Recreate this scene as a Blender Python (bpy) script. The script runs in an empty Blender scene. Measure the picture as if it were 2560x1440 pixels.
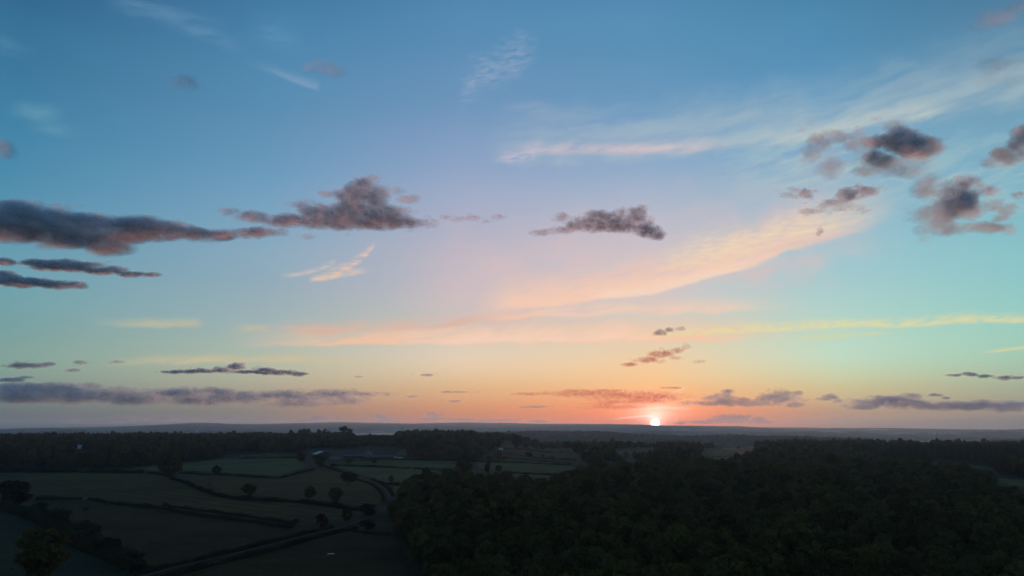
import bpy, bmesh, math, random
import numpy as np
from mathutils import Vector, Matrix, noise as mnoise

rng = np.random.default_rng(7)
random.seed(7)
sc = bpy.context.scene
col = sc.collection
R = math.radians

# ------------------------------------------------------------------ camera
PW, PH, FOC = 2560.0, 1440.0, 1707.0          # photograph size, focal length in its pixels (24 mm equivalent)
CAM_Z = 55.0
PITCH = math.atan((1068.0 - 720.0) / FOC)
cd = bpy.data.cameras.new('camera')
cam = bpy.data.objects.new('camera', cd)
col.objects.link(cam)
cam.location = (0, 0, CAM_Z)
cam.rotation_euler = (math.pi / 2 + PITCH, 0, 0)
cd.sensor_width = 36.0
cd.lens = 36.0 * FOC / PW
cd.clip_start = 0.5
cd.clip_end = 400000.0
sc.camera = cam

CP, SP = math.cos(PITCH), math.sin(PITCH)
def pdir(px, py):
    """unit view direction through a point of the photograph"""
    u, v = (px - PW / 2) / FOC, (PH / 2 - py) / FOC
    d = Vector((u, CP - v * SP, SP + v * CP))
    return d.normalized()
def azel(px, py):
    d = pdir(px, py)
    return math.atan2(d.x, d.y), math.asin(d.z)

# ------------------------------------------------------------------ render settings
sc.render.engine = 'CYCLES'
cy = sc.cycles
cy.use_denoising = True
cy.max_bounces = 8
cy.diffuse_bounces = 5
cy.glossy_bounces = 2
cy.transmission_bounces = 4
cy.transparent_max_bounces = 400
cy.volume_bounces = 1
cy.sample_clamp_indirect = 3.0
cy.use_adaptive_sampling = False
sc.view_settings.view_transform = 'Standard'
sc.view_settings.look = 'None'
sc.view_settings.gamma = 1.0
sc.view_settings.use_curve_mapping = False
sc.view_settings.exposure = 0.0

# ------------------------------------------------------------------ sky
def lin(c):
    return tuple((x / 255.0 / 12.92) if x <= 10.3 else (((x / 255.0) + 0.055) / 1.055) ** 2.4 for x in c)

class NT:
    """small helper to write node trees"""
    def __init__(s, tree):
        s.t = tree
        s.n = tree.nodes
        s.l = tree.links
    def new(s, typ, **kw):
        nd = s.n.new(typ)
        for k, v in kw.items():
            setattr(nd, k, v)
        return nd
    def link(s, a, b):
        s.l.new(a, b)
    def put(s, sock, v):
        if isinstance(v, bpy.types.NodeSocket):
            s.l.new(v, sock)
        else:
            sock.default_value = v
    def math(s, op, a, b=0.0, c=None, clamp=False):
        nd = s.new('ShaderNodeMath', operation=op, use_clamp=clamp)
        s.put(nd.inputs[0], a)
        s.put(nd.inputs[1], b)
        if c is not None:
            s.put(nd.inputs[2], c)
        return nd.outputs[0]
    def add(s, a, b): return s.math('ADD', a, b)
    def sub(s, a, b): return s.math('SUBTRACT', a, b)
    def mul(s, a, b): return s.math('MULTIPLY', a, b)
    def smooth(s, v, a, b, lo=0.0, hi=1.0):
        nd = s.new('ShaderNodeMapRange', interpolation_type='SMOOTHSTEP')
        s.put(nd.inputs[0], v)
        for i, q in enumerate((a, b, lo, hi)):
            s.put(nd.inputs[1 + i], q)
        return nd.outputs[0]
    def maprange(s, v, a, b, lo=0.0, hi=1.0):
        nd = s.new('ShaderNodeMapRange', clamp=True)
        s.put(nd.inputs[0], v)
        for i, q in enumerate((a, b, lo, hi)):
            s.put(nd.inputs[1 + i], q)
        return nd.outputs[0]
    def mix(s, f, a, b, blend='MIX'):
        nd = s.new('ShaderNodeMix', data_type='RGBA', blend_type=blend)
        s.put(nd.inputs[0], f)
        for sock, v in ((nd.inputs[6], a), (nd.inputs[7], b)):
            if isinstance(v, bpy.types.NodeSocket):
                s.l.new(v, sock)
            else:
                sock.default_value = (*v[:3], 1)
        return nd.outputs[2]
    def xyz(s, x, y, z):
        nd = s.new('ShaderNodeCombineXYZ')
        for i, v in enumerate((x, y, z)):
            s.put(nd.inputs[i], v)
        return nd.outputs[0]
    def noise(s, vec, scale=1.0, detail=4.0, rough=0.5, dist=0.0, color=False):
        nd = s.new('ShaderNodeTexNoise')
        if vec is not None:
            s.l.new(vec, nd.inputs['Vector'])
        nd.inputs['Scale'].default_value = scale
        nd.inputs['Detail'].default_value = detail
        nd.inputs['Roughness'].default_value = rough
        nd.inputs['Distortion'].default_value = dist
        return nd.outputs['Color' if color else 0]

SUN_AZ, SUN_EL = azel(1638, 1058)
LAMP_EL = R(0.6)

world = bpy.data.worlds.new('World')
sc.world = world
world.use_nodes = True
wt = NT(world.node_tree)
wt.n.clear()
tc = wt.new('ShaderNodeTexCoord')
sep = wt.new('ShaderNodeSeparateXYZ')
wt.link(tc.outputs['Generated'], sep.inputs[0])
DX, DY, DZ = sep.outputs
EL = wt.mul(wt.math('ARCSINE', DZ), 180 / math.pi)           # degrees above the horizon
AZ = wt.mul(wt.math('ARCTAN2', DX, DY), 180 / math.pi)       # degrees to the right of the view axis

ROWS = [-400, -150, 0, 150, 300, 450, 600, 720, 820, 900, 960, 1000, 1030, 1050, 1068]
SKY = {   # photograph column -> colour of the clear sky at each of ROWS
    -60:  [(26,62,100),(42,95,138),(54,115,155),(60,126,165),(66,137,175),(80,148,182),(98,160,184),(110,168,180),(118,166,168),(128,168,160),(120,152,146),(108,134,134),(90,114,118),(80,104,112),(74,98,110)],
    640:  [(30,70,110),(52,108,152),(70,131,174),(84,143,184),(97,151,190),(114,164,199),(138,176,200),(152,180,194),(166,188,188),(180,194,176),(178,178,158),(158,150,138),(132,132,126),(120,122,122),(104,110,116)],
    1150: [(32,74,116),(62,116,160),(84,141,184),(100,150,192),(124,160,200),(158,176,208),(188,187,206),(202,195,204),(214,206,194),(238,216,190),(232,194,152),(226,170,128),(216,144,108),(206,130,98),(186,116,96)],
    1638: [(34,78,120),(66,122,166),(86,145,187),(98,153,193),(120,164,203),(162,184,211),(200,200,212),(206,210,212),(224,212,194),(242,214,174),(250,200,148),(255,172,122),(255,146,102),(255,130,86),(252,120,76)],
    2100: [(32,78,118),(60,120,162),(78,142,182),(90,152,193),(112,168,204),(140,187,212),(156,203,218),(172,214,216),(186,224,210),(196,228,204),(206,208,166),(200,184,148),(176,154,130),(168,146,124),(156,136,122)],
    2620: [(30,72,110),(62,116,152),(86,138,172),(100,153,185),(120,172,198),(128,186,206),(138,202,210),(146,210,208),(156,214,200),(164,206,184),(160,184,160),(150,162,144),(136,140,128),(130,132,122),(118,120,116)],
}
RAMP_LO, RAMP_HI = -6.0, 90.0
def ramp_for(cx, cols):
    els = [math.degrees(azel(cx, r)[1]) for r in ROWS]
    pts = sorted(zip(els, [lin(c) for c in cols]))
    xs = np.array([p[0] for p in pts])
    cs = np.array([p[1] for p in pts])
    zen = cs[-1] * 0.72
    xs = np.concatenate([[RAMP_LO], xs, [90.0]])
    cs = np.concatenate([[cs[0] * 0.8], cs, [zen]])
    nd = wt.new('ShaderNodeValToRGB')
    cr = nd.color_ramp
    cr.interpolation = 'CARDINAL'
    while len(cr.elements) < len(xs):
        cr.elements.new(0.5)
    for e, x, c in zip(cr.elements, np.sort(xs), cs[np.argsort(xs)]):
        e.position = (x - RAMP_LO) / (RAMP_HI - RAMP_LO)
        e.color = (*c, 1)
    wt.link(ELN, nd.inputs[0])
    return nd.outputs[0]
ELN = wt.maprange(EL, RAMP_LO, RAMP_HI)
keys = sorted(SKY)
sky = None
for k0, k in zip([None] + keys[:-1], keys):
    c = ramp_for(k, SKY[k])
    if sky is None:
        sky = c
    else:
        a0 = math.degrees(azel(k0, 900)[0])
        a1 = math.degrees(azel(k, 900)[0])
        nd = wt.new('ShaderNodeMapRange', clamp=True)
        wt.put(nd.inputs[0], AZ)
        nd.inputs[1].default_value, nd.inputs[2].default_value = a0, a1
        sky = wt.mix(nd.outputs[0], sky, c)
# the side of the sky away from the sun: duller blue, a faint pink belt above the earth's shadow
back = wt.new('ShaderNodeValToRGB')
wt.link(ELN, back.inputs[0])
for i, (e_, c_) in enumerate([(-6, (52,66,84)), (1.5, (66,84,104)), (6, (112,118,134)), (14, (104,138,172)), (35, (74,128,178)), (90, (36,84,136))]):
    if i > 1:
        back.color_ramp.elements.new(0.5)
for e, (e_, c_) in zip(back.color_ramp.elements, [(-6, (52,66,84)), (1.5, (66,84,104)), (6, (112,118,134)), (14, (104,138,172)), (35, (74,128,178)), (90, (36,84,136))]):
    e.position = (e_ - RAMP_LO) / (RAMP_HI - RAMP_LO)
    e.color = (*lin(c_), 1)
AZA = wt.math('ABSOLUTE', wt.sub(AZ, math.degrees(SUN_AZ)))
sky = wt.mix(wt.smooth(AZA, 55, 140), sky, back.outputs[0])

# glow round the sun
sd = (math.sin(SUN_AZ) * math.cos(SUN_EL), math.cos(SUN_AZ) * math.cos(SUN_EL), math.sin(SUN_EL))
dA = wt.sub(AZ, math.degrees(SUN_AZ))
dE = wt.sub(EL, math.degrees(SUN_EL))
def gauss(sa, se, e0=0.0):
    q = wt.add(wt.math('POWER', wt.math('ABSOLUTE', wt.mul(dA, 1 / sa)), 2.0),
               wt.math('POWER', wt.math('ABSOLUTE', wt.mul(wt.sub(dE, e0), 1 / se)), 2.0))
    return wt.math('EXPONENT', wt.mul(q, -1.0))
def emit_add(base, fac, colr):
    nd = wt.new('ShaderNodeMix', data_type='RGBA', blend_type='ADD')
    wt.put(nd.inputs[0], fac)
    wt.l.new(base, nd.inputs[6])
    nd.inputs[7].default_value = (*colr, 1)
    return nd.outputs[2]
GLOW = [(gauss(6.5, 1.3, 0.0), (0.30, 0.03, -0.02)), (gauss(3.0, 1.3, 0.8), (0.36, 0.22, 0.17)), (gauss(1.4, 0.9, 0.5), (0.45, 0.50, 0.50)), (gauss(0.55, 0.5, 0.15), (0.9, 0.8, 0.65))]
GLOW_AT = len(GLOW)

# high ice clouds: thin veils lit from below the horizon, each along its own arc of the sky
def arc_fit(pts):
    a = np.array([[math.degrees(q) for q in azel(*p)] for p in pts])
    deg = min(3, len(pts) - 1)
    return np.polyfit(a[:, 0], a[:, 1], deg)[::-1], a[:, 0].min(), a[:, 0].max()
WOB = wt.sub(wt.noise(wt.xyz(wt.mul(AZ, 0.28), wt.mul(EL, 0.42), 0.0), 1.0, 4, 0.55), 0.5)
STREAK = [wt.noise(wt.xyz(wt.mul(AZ, su), wt.add(wt.mul(wt.sub(EL, wt.mul(AZ, sl_)), sv), wt.mul(WOB, wb)), q), 1.0, 6, 0.56)
          for su, sv, sl_, wb, q in ((0.10, 0.75, 0.10, 1.2, 3.7), (0.30, 1.5, 0.16, 1.0, 11.3), (0.9, 3.4, 0.10, 0.8, 23.9))]
def cirrus(base, pts, below, above, colr, amount, fade=(4, 4), nz=0, thr=(0.3, 0.6), wobble=1.0):
    co, a0, a1 = arc_fit(pts)
    f = float(co[-1])
    for q in co[::-1][1:]:
        f = wt.math('MULTIPLY_ADD', AZ, f, float(q))
    t = wt.sub(EL, f)
    t = wt.math('MULTIPLY_ADD', WOB, wobble * (1.6 * below + 0.3 * above), t)
    body = wt.mul(wt.smooth(t, -below, below * 0.5), wt.smooth(t, 0.0, above, 1.0, 0.0))
    ends = wt.mul(wt.smooth(AZ, a0, a0 + fade[0]), wt.smooth(AZ, a1 - fade[1], a1, 1.0, 0.0))
    m = wt.mul(wt.mul(body, ends), wt.smooth(STREAK[nz], thr[0], thr[1], 0.0, amount))
    return wt.mix(m, base, lin(colr))

CIRRUS = []
def C(*a, **k): CIRRUS.append((a, k))
# broad soft veils first, then the brighter streaks
C([(950,800),(1300,770),(1700,715),(2000,640),(2300,560)], 3.0, 9.0, (228,200,200), 0.75, fade=(10,8), nz=0, thr=(0.12,0.62))
C([(1180,392),(1350,388),(1600,385),(1800,368),(2000,340),(2200,310),(2400,270),(2700,200)], 1.2, 5.5, (192,206,208), 0.6, fade=(8,1), nz=0, thr=(0.22,0.68))
C([(1700,470),(2000,455),(2200,470),(2650,440)], 3.0, 6.0, (186,210,208), 0.6, fade=(9,1), nz=1, thr=(0.36,0.66))
C([(1180,782),(1330,770),(1480,738),(1700,715),(1850,672),(2000,615),(2150,565),(2300,520)], 0.28, 3.6, (255,212,188), 1.0, fade=(4,14), nz=1, thr=(0.08,0.55), wobble=0.8)
C([(1450,738),(1700,715),(1850,672),(1980,640)], 0.22, 1.3, (255,224,202), 0.9, fade=(3,5), nz=0, thr=(0.15,0.55))
C([(1600,690),(1750,650),(1900,612),(2050,575),(2300,530)], 0.8, 2.8, (254,230,190), 0.8, fade=(6,9), nz=2, thr=(0.20,0.72))
C([(520,872),(900,860),(1300,856),(1600,852),(2000,846)], 0.25, 2.3, (255,204,172), 0.95, fade=(13,9), nz=1, thr=(0.14,0.60), wobble=1.0)
C([(900,862),(1200,856),(1450,852),(1750,846)], 0.3, 1.8, (255,222,204), 0.8, fade=(9,9), nz=1, thr=(0.15,0.65))
C([(660,826),(900,828),(1200,806),(1400,790)], 0.35, 1.3, (232,184,164), 0.75, fade=(3,4), nz=1, thr=(0.25,0.6))
C([(1150,806),(1400,790),(1600,782),(1800,778),(2020,772)], 0.4, 1.5, (255,214,190), 0.75, fade=(5,8), nz=1, thr=(0.25,0.6))
C([(1500,850),(1800,832),(2100,822),(2350,808),(2560,804),(2660,802)], 0.22, 0.95, (238,228,168), 0.85, fade=(11,3), nz=2, thr=(0.26,0.6), wobble=1.1)
C([(1950,846),(2100,842),(2280,838)], 0.2, 0.55, (216,224,172), 0.75, fade=(3,3), nz=2, thr=(0.3,0.55))
C([(200,808),(330,815),(430,814),(520,816)], 0.3, 0.8, (198,196,168), 0.85, fade=(5,1.2), nz=1, thr=(0.22,0.55))
C([(560,826),(620,828),(690,828)], 0.3, 0.7, (208,196,166), 0.85, fade=(2,1.2), nz=1, thr=(0.2,0.5))
C([(1260,382),(1400,380),(1500,380),(1700,374),(1880,360)], 0.5, 1.1, (226,206,206), 0.8, fade=(5,6), nz=1, thr=(0.15,0.6), wobble=0.6)
C([(1220,400),(1300,392),(1370,372)], 0.7, 1.2, (206,196,214), 0.8, fade=(2,1.5), nz=2, thr=(0.35,0.6))
C([(1850,372),(2050,338),(2250,300),(2450,290)], 0.5, 1.6, (206,214,206), 0.7, fade=(6,4), nz=1, thr=(0.25,0.6))
C([(770,704),(830,690),(880,667),(915,644),(945,600)], 0.3, 1.0, (250,208,182), 0.85, fade=(2.5,0.8), nz=2, thr=(0.28,0.66), wobble=1.0)
C([(765,702),(820,697),(880,686),(930,680)], 0.22, 0.6, (244,208,184), 0.8, fade=(0.8,1.8), nz=2, thr=(0.2,0.55), wobble=0.6)
C([(690,692),(760,686),(800,674),(845,655)], 0.22, 0.5, (228,206,188), 0.75, fade=(1.8,0.6), nz=2, thr=(0.3,0.6), wobble=0.6)
C([(240,10),(330,30),(430,60),(520,90),(590,120),(640,155)], 0.9, 2.0, (112,158,192), 0.5, fade=(3,4), nz=1, thr=(0.3,0.62))
C([(600,160),(680,182),(740,205),(805,226)], 0.25, 0.9, (138,172,202), 0.6, fade=(5,0.6), nz=0, thr=(0.1,0.5), wobble=0.4)
C([(1130,260),(1200,215),(1270,175),(1360,110)], 2.0, 3.2, (166,182,208), 0.6, fade=(2,2.5), nz=2, thr=(0.30,0.68))
C([(1240,270),(1330,276),(1420,280)], 0.5, 1.0, (160,176,204), 0.45, fade=(2,3), nz=1, thr=(0.3,0.65))
C([(0,285),(80,290),(175,298)], 0.7, 1.3, (112,166,190), 0.65, fade=(2,2), nz=1, thr=(0.25,0.6))
C([(50,322),(130,330),(220,340)], 0.5, 1.0, (108,164,188), 0.55, fade=(2,2), nz=1, thr=(0.25,0.6))
C([(-30,115),(40,128),(100,140)], 0.7, 1.4, (92,150,184), 0.6, fade=(1,2), nz=1, thr=(0.25,0.6))
C([(600,90),(700,100),(780,120)], 1.2, 2.2, (108,158,196), 0.5, fade=(3,3), nz=1, thr=(0.3,0.65))
C([(220,914),(500,906),(700,904),(960,908)], 0.25, 0.8, (220,200,160), 0.75, fade=(6,7), nz=1, thr=(0.2,0.6))
C([(1520,1050),(1560,1046),(1600,1042),(1640,1040)], 0.05, 0.14, (255,238,226), 0.8, fade=(1.0,0.6), nz=2, thr=(0.15,0.5), wobble=0.2)
C([(1560,1028),(1620,1022),(1680,1022),(1740,1026)], 0.06, 0.30, (255,236,224), 0.5, fade=(1.2,1.2), nz=2, thr=(0.25,0.6), wobble=0.4)
C([(1650,1000),(1680,985),(1720,968)], 0.05, 0.22, (255,236,220), 0.7, fade=(0.5,0.5), nz=2, thr=(0.3,0.6), wobble=0.4)
C([(2440,886),(2520,876),(2620,864)], 0.08, 0.26, (226,222,172), 0.9, fade=(1.5,0.3), nz=0, thr=(0.0,0.4), wobble=0.2)
clear_sky = sky
for a, k in CIRRUS:
    sky = cirrus(sky, *a, **k)
for g, c in GLOW:
    sky = emit_add(sky, g, c)

nish = wt.new('ShaderNodeTexSky', sky_type='NISHITA', sun_disc=False)
nish.sun_elevation = LAMP_EL
nish.sun_rotation = SUN_AZ
nish.altitude = 150
bg_n = wt.new('ShaderNodeBackground')
bg_n.inputs['Strength'].default_value = 0.10
wt.link(nish.outputs[0], bg_n.inputs['Color'])
bg_s = wt.new('ShaderNodeBackground')
bg_s.inputs['Strength'].default_value = 1.0
wt.link(sky, bg_s.inputs['Color'])
# the ice clouds and the glow end inside this part of the sky, so their nodes are skipped elsewhere
bg_c = wt.new('ShaderNodeBackground')
wt.link(clear_sky, bg_c.inputs['Color'])
part = wt.mul(wt.mul(wt.math('LESS_THAN', wt.math('ABSOLUTE', AZ), 46.0), wt.math('LESS_THAN', EL, 46.0)), wt.math('GREATER_THAN', EL, -6.0))
mixp = wt.new('ShaderNodeMixShader')
wt.link(part, mixp.inputs[0])
wt.link(bg_c.outputs[0], mixp.inputs[1])
wt.link(bg_s.outputs[0], mixp.inputs[2])
mixs = wt.new('ShaderNodeMixShader')
mixs.inputs[0].default_value = 0.88
wt.link(bg_n.outputs[0], mixs.inputs[1])
wt.link(mixp.outputs[0], mixs.inputs[2])
wo = wt.new('ShaderNodeOutputWorld')
wt.link(mixs.outputs[0], wo.inputs['Surface'])
world.cycles.sampling_method = 'MANUAL'
world.cycles.sample_map_resolution = 1024

# ------------------------------------------------------------------ sun
sl = bpy.data.lights.new('sun_lamp', 'SUN')
sl.energy = 2.7
sl.angle = R(0.53)
sl.color = (1.0, 0.48, 0.32)
slo = bpy.data.objects.new('sun_lamp', sl)
col.objects.link(slo)
ld = Vector((math.sin(SUN_AZ) * math.cos(LAMP_EL), math.cos(SUN_AZ) * math.cos(LAMP_EL), math.sin(LAMP_EL)))
slo.rotation_euler = ld.to_track_quat('Z', 'Y').to_euler()

# ------------------------------------------------------------------ object helpers
def tag(o, label=None, cat=None, group=None, kind=None):
    if label: o['label'] = label
    if cat: o['category'] = cat
    if group: o['group'] = group
    if kind: o['kind'] = kind
    return o
def link(name, me, mat=None, parent=None, loc=None):
    o = bpy.data.objects.new(name, me)
    col.objects.link(o)
    if mat is not None and me is not None and not me.materials:
        me.materials.append(mat)
    if parent is not None:
        o.parent = parent
    if loc is not None:
        o.location = loc
    return o
def empty(name, loc, rz=0.0, scale=1.0):
    o = bpy.data.objects.new(name, None)
    o.empty_display_size = 0.5
    col.objects.link(o)
    o.location = loc
    o.rotation_euler = (0, 0, rz)
    o.scale = (scale, scale, scale) if not isinstance(scale, tuple) else scale
    return o
def mesh_np(name, v, f, smooth=False):
    """mesh from arrays: v (n,3), f (m,k) with all faces of k corners"""
    v = np.asarray(v, dtype=np.float32)
    f = np.asarray(f, dtype=np.int32)
    me = bpy.data.meshes.new(name)
    me.vertices.add(len(v))
    me.vertices.foreach_set('co', v.ravel())
    m, k = f.shape
    me.loops.add(m * k)
    me.loops.foreach_set('vertex_index', f.ravel())
    me.polygons.add(m)
    me.polygons.foreach_set('loop_start', np.arange(0, m * k, k, dtype=np.int32))
    me.polygons.foreach_set('loop_total', np.full(m, k, dtype=np.int32))
    me.polygons.foreach_set('use_smooth', np.full(m, smooth, dtype=bool))
    me.update(calc_edges=True)
    return me
class MB:
    """collects boxes, tubes and prisms into one mesh"""
    def __init__(s): s.v, s.f = [], []
    def poly(s, pts, faces):
        b = len(s.v)
        s.v += [tuple(p) for p in pts]
        s.f += [tuple(b + i for i in q) for q in faces]
    def box(s, x0, x1, y0, y1, z0, z1):
        s.poly([(x0,y0,z0),(x1,y0,z0),(x1,y1,z0),(x0,y1,z0),(x0,y0,z1),(x1,y0,z1),(x1,y1,z1),(x0,y1,z1)],
               [(0,3,2,1),(4,5,6,7),(0,1,5,4),(1,2,6,5),(2,3,7,6),(3,0,4,7)])
    def tube(s, p0, p1, r0, r1, n=7):
        p0, p1 = Vector(p0), Vector(p1)
        d = (p1 - p0).normalized()
        a = d.orthogonal().normalized()
        b = d.cross(a)
        pts = []
        for p, r in ((p0, r0), (p1, r1)):
            for i in range(n):
                t = 2 * math.pi * i / n
                pts.append(p + (a * math.cos(t) + b * math.sin(t)) * r)
        fs = [(i, (i + 1) % n, n + (i + 1) % n, n + i) for i in range(n)]
        fs += [tuple(range(n))[::-1], tuple(range(n, 2 * n))]
        s.poly(pts, fs)
    def build(s, name, mat, parent=None, loc=None):
        me = bpy.data.meshes.new(name)
        me.from_pydata(s.v, [], s.f)
        me.update()
        return link(name, me, mat, parent, loc)

def material(name):
    m = bpy.data.materials.new(name)
    m.use_nodes = True
    t = NT(m.node_tree)
    t.n.clear()
    out = t.new('ShaderNodeOutputMaterial')
    return m, t, out
def principled(t, out, colr, rough=0.9, spec=0.2, metal=0.0):
    p = t.new('ShaderNodeBsdfPrincipled')
    if isinstance(colr, bpy.types.NodeSocket):
        t.link(colr, p.inputs['Base Color'])
    else:
        p.inputs['Base Color'].default_value = (*colr, 1)
    p.inputs['Roughness'].default_value = rough
    p.inputs['Specular IOR Level'].default_value = spec
    p.inputs['Metallic'].default_value = metal
    t.link(p.outputs[0], out.inputs['Surface'])
    return p
def plain(name, c, rough=0.8, spec=0.3, metal=0.0, vary=0.25, scale=0.8):
    m, t, out = material(name)
    g = t.new('ShaderNodeNewGeometry')
    n = t.noise(g.outputs['Position'], scale, 4, 0.6)
    k = t.maprange(n, 0.25, 0.75, 1 - vary, 1 + vary)
    mul = t.new('ShaderNodeVectorMath', operation='SCALE')
    mul.inputs[0].default_value = c
    t.put(mul.inputs['Scale'], k)
    principled(t, out, mul.outputs[0], rough, spec, metal)
    return m

# ------------------------------------------------------------------ the lie of the land
def sstep(x, a, b):
    t = np.clip((np.asarray(x, float) - a) / (b - a), 0, 1)
    return t * t * (3 - 2 * t)
SKYLINE = [(-900,1074),(0,1074),(60,1071),(200,1069),(330,1066),(480,1057),(560,1059),(640,1061),(700,1059),(830,1055),(960,1058),(1040,1059),
           (1160,1056),(1260,1057),(1350,1060),(1440,1059),(1560,1061),(1600,1062),(1660,1064),(1720,1064),(1850,1066),(1900,1069),(2000,1069),
           (2120,1071),(2200,1070),(2350,1073),(2500,1075),(2560,1072),(3400,1070)]
MIDRIDGE = [(-900,1096),(900,1096),(1120,1096),(1190,1088),(1300,1085),(1400,1084),(1520,1086),(1600,1092),(1700,1096),(1850,1094),(2000,1097),(2120,1101),(2250,1108),(3400,1108)]
_sk = np.array([azel(*p) for p in SKYLINE])
_mr = np.array([azel(*p) for p in MIDRIDGE])
def vnoise(x, y, s):
    x, y = np.asarray(x, float) / s, np.asarray(y, float) / s
    return (np.sin(x * 1.7 + 1.3 * np.sin(y * 0.9 + 0.4)) + np.sin(y * 1.9 + 1.1 * np.sin(x * 1.2 + 2.1)) + 0.6 * np.sin((x + y) * 2.9 + 0.7)) / 2.6
def height(x, y):
    x, y = np.asarray(x, float), np.asarray(y, float)
    r = np.hypot(x, y)
    a = np.degrees(np.arctan2(x, y))
    front = np.exp(-(np.maximum(np.abs(a) - 50, 0) / 25) ** 2)
    z = 1.6 * vnoise(x, y, 170.0) * sstep(r, 60, 300)
    lw = (1 - sstep(a, -2.0, 3.0)) * front
    z = z + 20 * sstep(r, 850, 1900) * lw
    rw = sstep(a, 15, 24) * front
    z = z + 3 * sstep(r, 900, 1500) * rw
    edge = 2300 * lw + 1750 * (1 - lw) + 250 * rw
    d = sstep((r - edge) / 1900.0, 0, 1)
    vale = -75 + 20 * (1 - sstep(a, -12, 8))
    z = z * (1 - d) + vale * d
    z = z + 3.0 * vnoise(x, y, 700.0) * d
    ar = np.radians(a)
    crest = CAM_Z + 5000 * np.tan(np.interp(ar, _mr[:, 0], _mr[:, 1])) - vale
    z = z + np.maximum(crest, 0) * np.exp(-((r - 5000) / 650.0) ** 2) * d
    top = CAM_Z + 15000 * np.tan(np.interp(ar, _sk[:, 0], _sk[:, 1]))
    f = 0.62 * sstep(r, 12300, 14200) + 0.38 * sstep(r, 13400, 15000)
    pxa = np.degrees(ar)
    el2 = -0.42 + 0.10 * np.sin(pxa * 0.55 + 1.0) + 0.06 * np.sin(pxa * 1.7) + 0.03 * np.sin(pxa * 4.3 + 2)
    gap = 1 - np.exp(-((pxa + 11.3) / 3.2) ** 2)
    ridge2 = (CAM_Z + 10600 * np.tan(np.radians(el2)) - vale) * np.exp(-((r - 10600) / 480.0) ** 2) * front * gap
    z = z + np.maximum(ridge2, 0)
    bump = 26 * vnoise(x, y, 560.0) + 10 * vnoise(x + 900, y, 190.0)
    z = z + (top - vale) * f + bump * f * (1 - sstep(r, 14300, 15000) * 0.75)
    return z
def hz(x, y):
    return float(height(x, y))
def ground(px, py, far=17000.0):
    """the point of the land that shows at a point of the photograph"""
    d = pdir(px, py)
    t0, t = 60.0, 60.0
    while t < far:
        t = t0 * 1.012
        if CAM_Z + d.z * t < hz(d.x * t, d.y * t):
            break
        t0 = t
    else:
        return None
    for _ in range(24):
        m = 0.5 * (t0 + t)
        if CAM_Z + d.z * m < hz(d.x * m, d.y * m):
            t = m
        else:
            t0 = m
    return Vector((d.x * t, d.y * t, hz(d.x * t, d.y * t)))
def project(x, y, z):
    dx, dy, dz = x, y, z - CAM_Z
    w = dy * CP + dz * SP
    v = -dy * SP + dz * CP
    return PW / 2 + FOC * dx / w, PH / 2 - FOC * v / w, w

# ------------------------------------------------------------------ ground materials
def grass_mat(name, c1, c2, scale=0.02, bump=0.0, rows=0.0):
    m, t, out = material(name)
    g = t.new('ShaderNodeNewGeometry')
    pos = g.outputs['Position']
    big = t.noise(pos, scale, 5, 0.6)
    fine = t.noise(pos, 0.6, 5, 0.65)
    c = t.mix(t.smooth(big, 0.35, 0.65), c1, c2)
    k = t.mul(t.maprange(fine, 0.3, 0.7, 0.65, 1.35), t.maprange(t.noise(pos, 0.07, 5, 0.65), 0.3, 0.7, 0.72, 1.28))
    if rows:
        sepp = t.new('ShaderNodeSeparateXYZ')
        t.link(pos, sepp.inputs[0])
        u = t.add(t.mul(sepp.outputs[0], math.cos(rows)), t.mul(sepp.outputs[1], math.sin(rows)))
        k = t.mul(k, t.maprange(t.math('SINE', t.mul(t.add(u, t.mul(big, 9.0)), 0.45)), -1, 1, 0.84, 1.16))
    sc_ = t.new('ShaderNodeVectorMath', operation='SCALE')
    t.link(c, sc_.inputs[0])
    t.put(sc_.inputs['Scale'], k)
    principled(t, out, sc_.outputs[0], 0.95, 0.05)
    return m
M_GROUND, t, out = material('rough_pasture_and_distant_farmland')
g = t.new('ShaderNodeNewGeometry')
pos = g.outputs['Position']
vor = t.new('ShaderNodeTexVoronoi', feature='F1')
t.link(pos, vor.inputs['Vector'])
vor.inputs['Scale'].default_value = 1 / 260.0
cell = t.new('ShaderNodeSeparateColor')
t.link(vor.outputs['Color'], cell.inputs[0])
ln = t.new('ShaderNodeVectorMath', operation='LENGTH')
t.link(pos, ln.inputs[0])
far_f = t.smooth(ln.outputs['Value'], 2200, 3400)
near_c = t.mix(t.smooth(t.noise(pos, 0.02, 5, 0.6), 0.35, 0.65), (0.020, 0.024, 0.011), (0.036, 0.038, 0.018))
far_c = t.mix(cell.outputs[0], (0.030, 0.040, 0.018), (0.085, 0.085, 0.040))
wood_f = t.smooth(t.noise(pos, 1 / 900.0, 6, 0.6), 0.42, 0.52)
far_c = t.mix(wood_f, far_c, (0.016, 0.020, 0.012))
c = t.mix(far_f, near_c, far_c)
k = t.maprange(t.noise(pos, 0.5, 4, 0.6), 0.3, 0.7, 0.7, 1.3)
s_ = t.new('ShaderNodeVectorMath', operation='SCALE')
t.link(c, s_.inputs[0]); t.put(s_.inputs['Scale'], k)
principled(t, out, s_.outputs[0], 0.95, 0.05)

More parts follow.
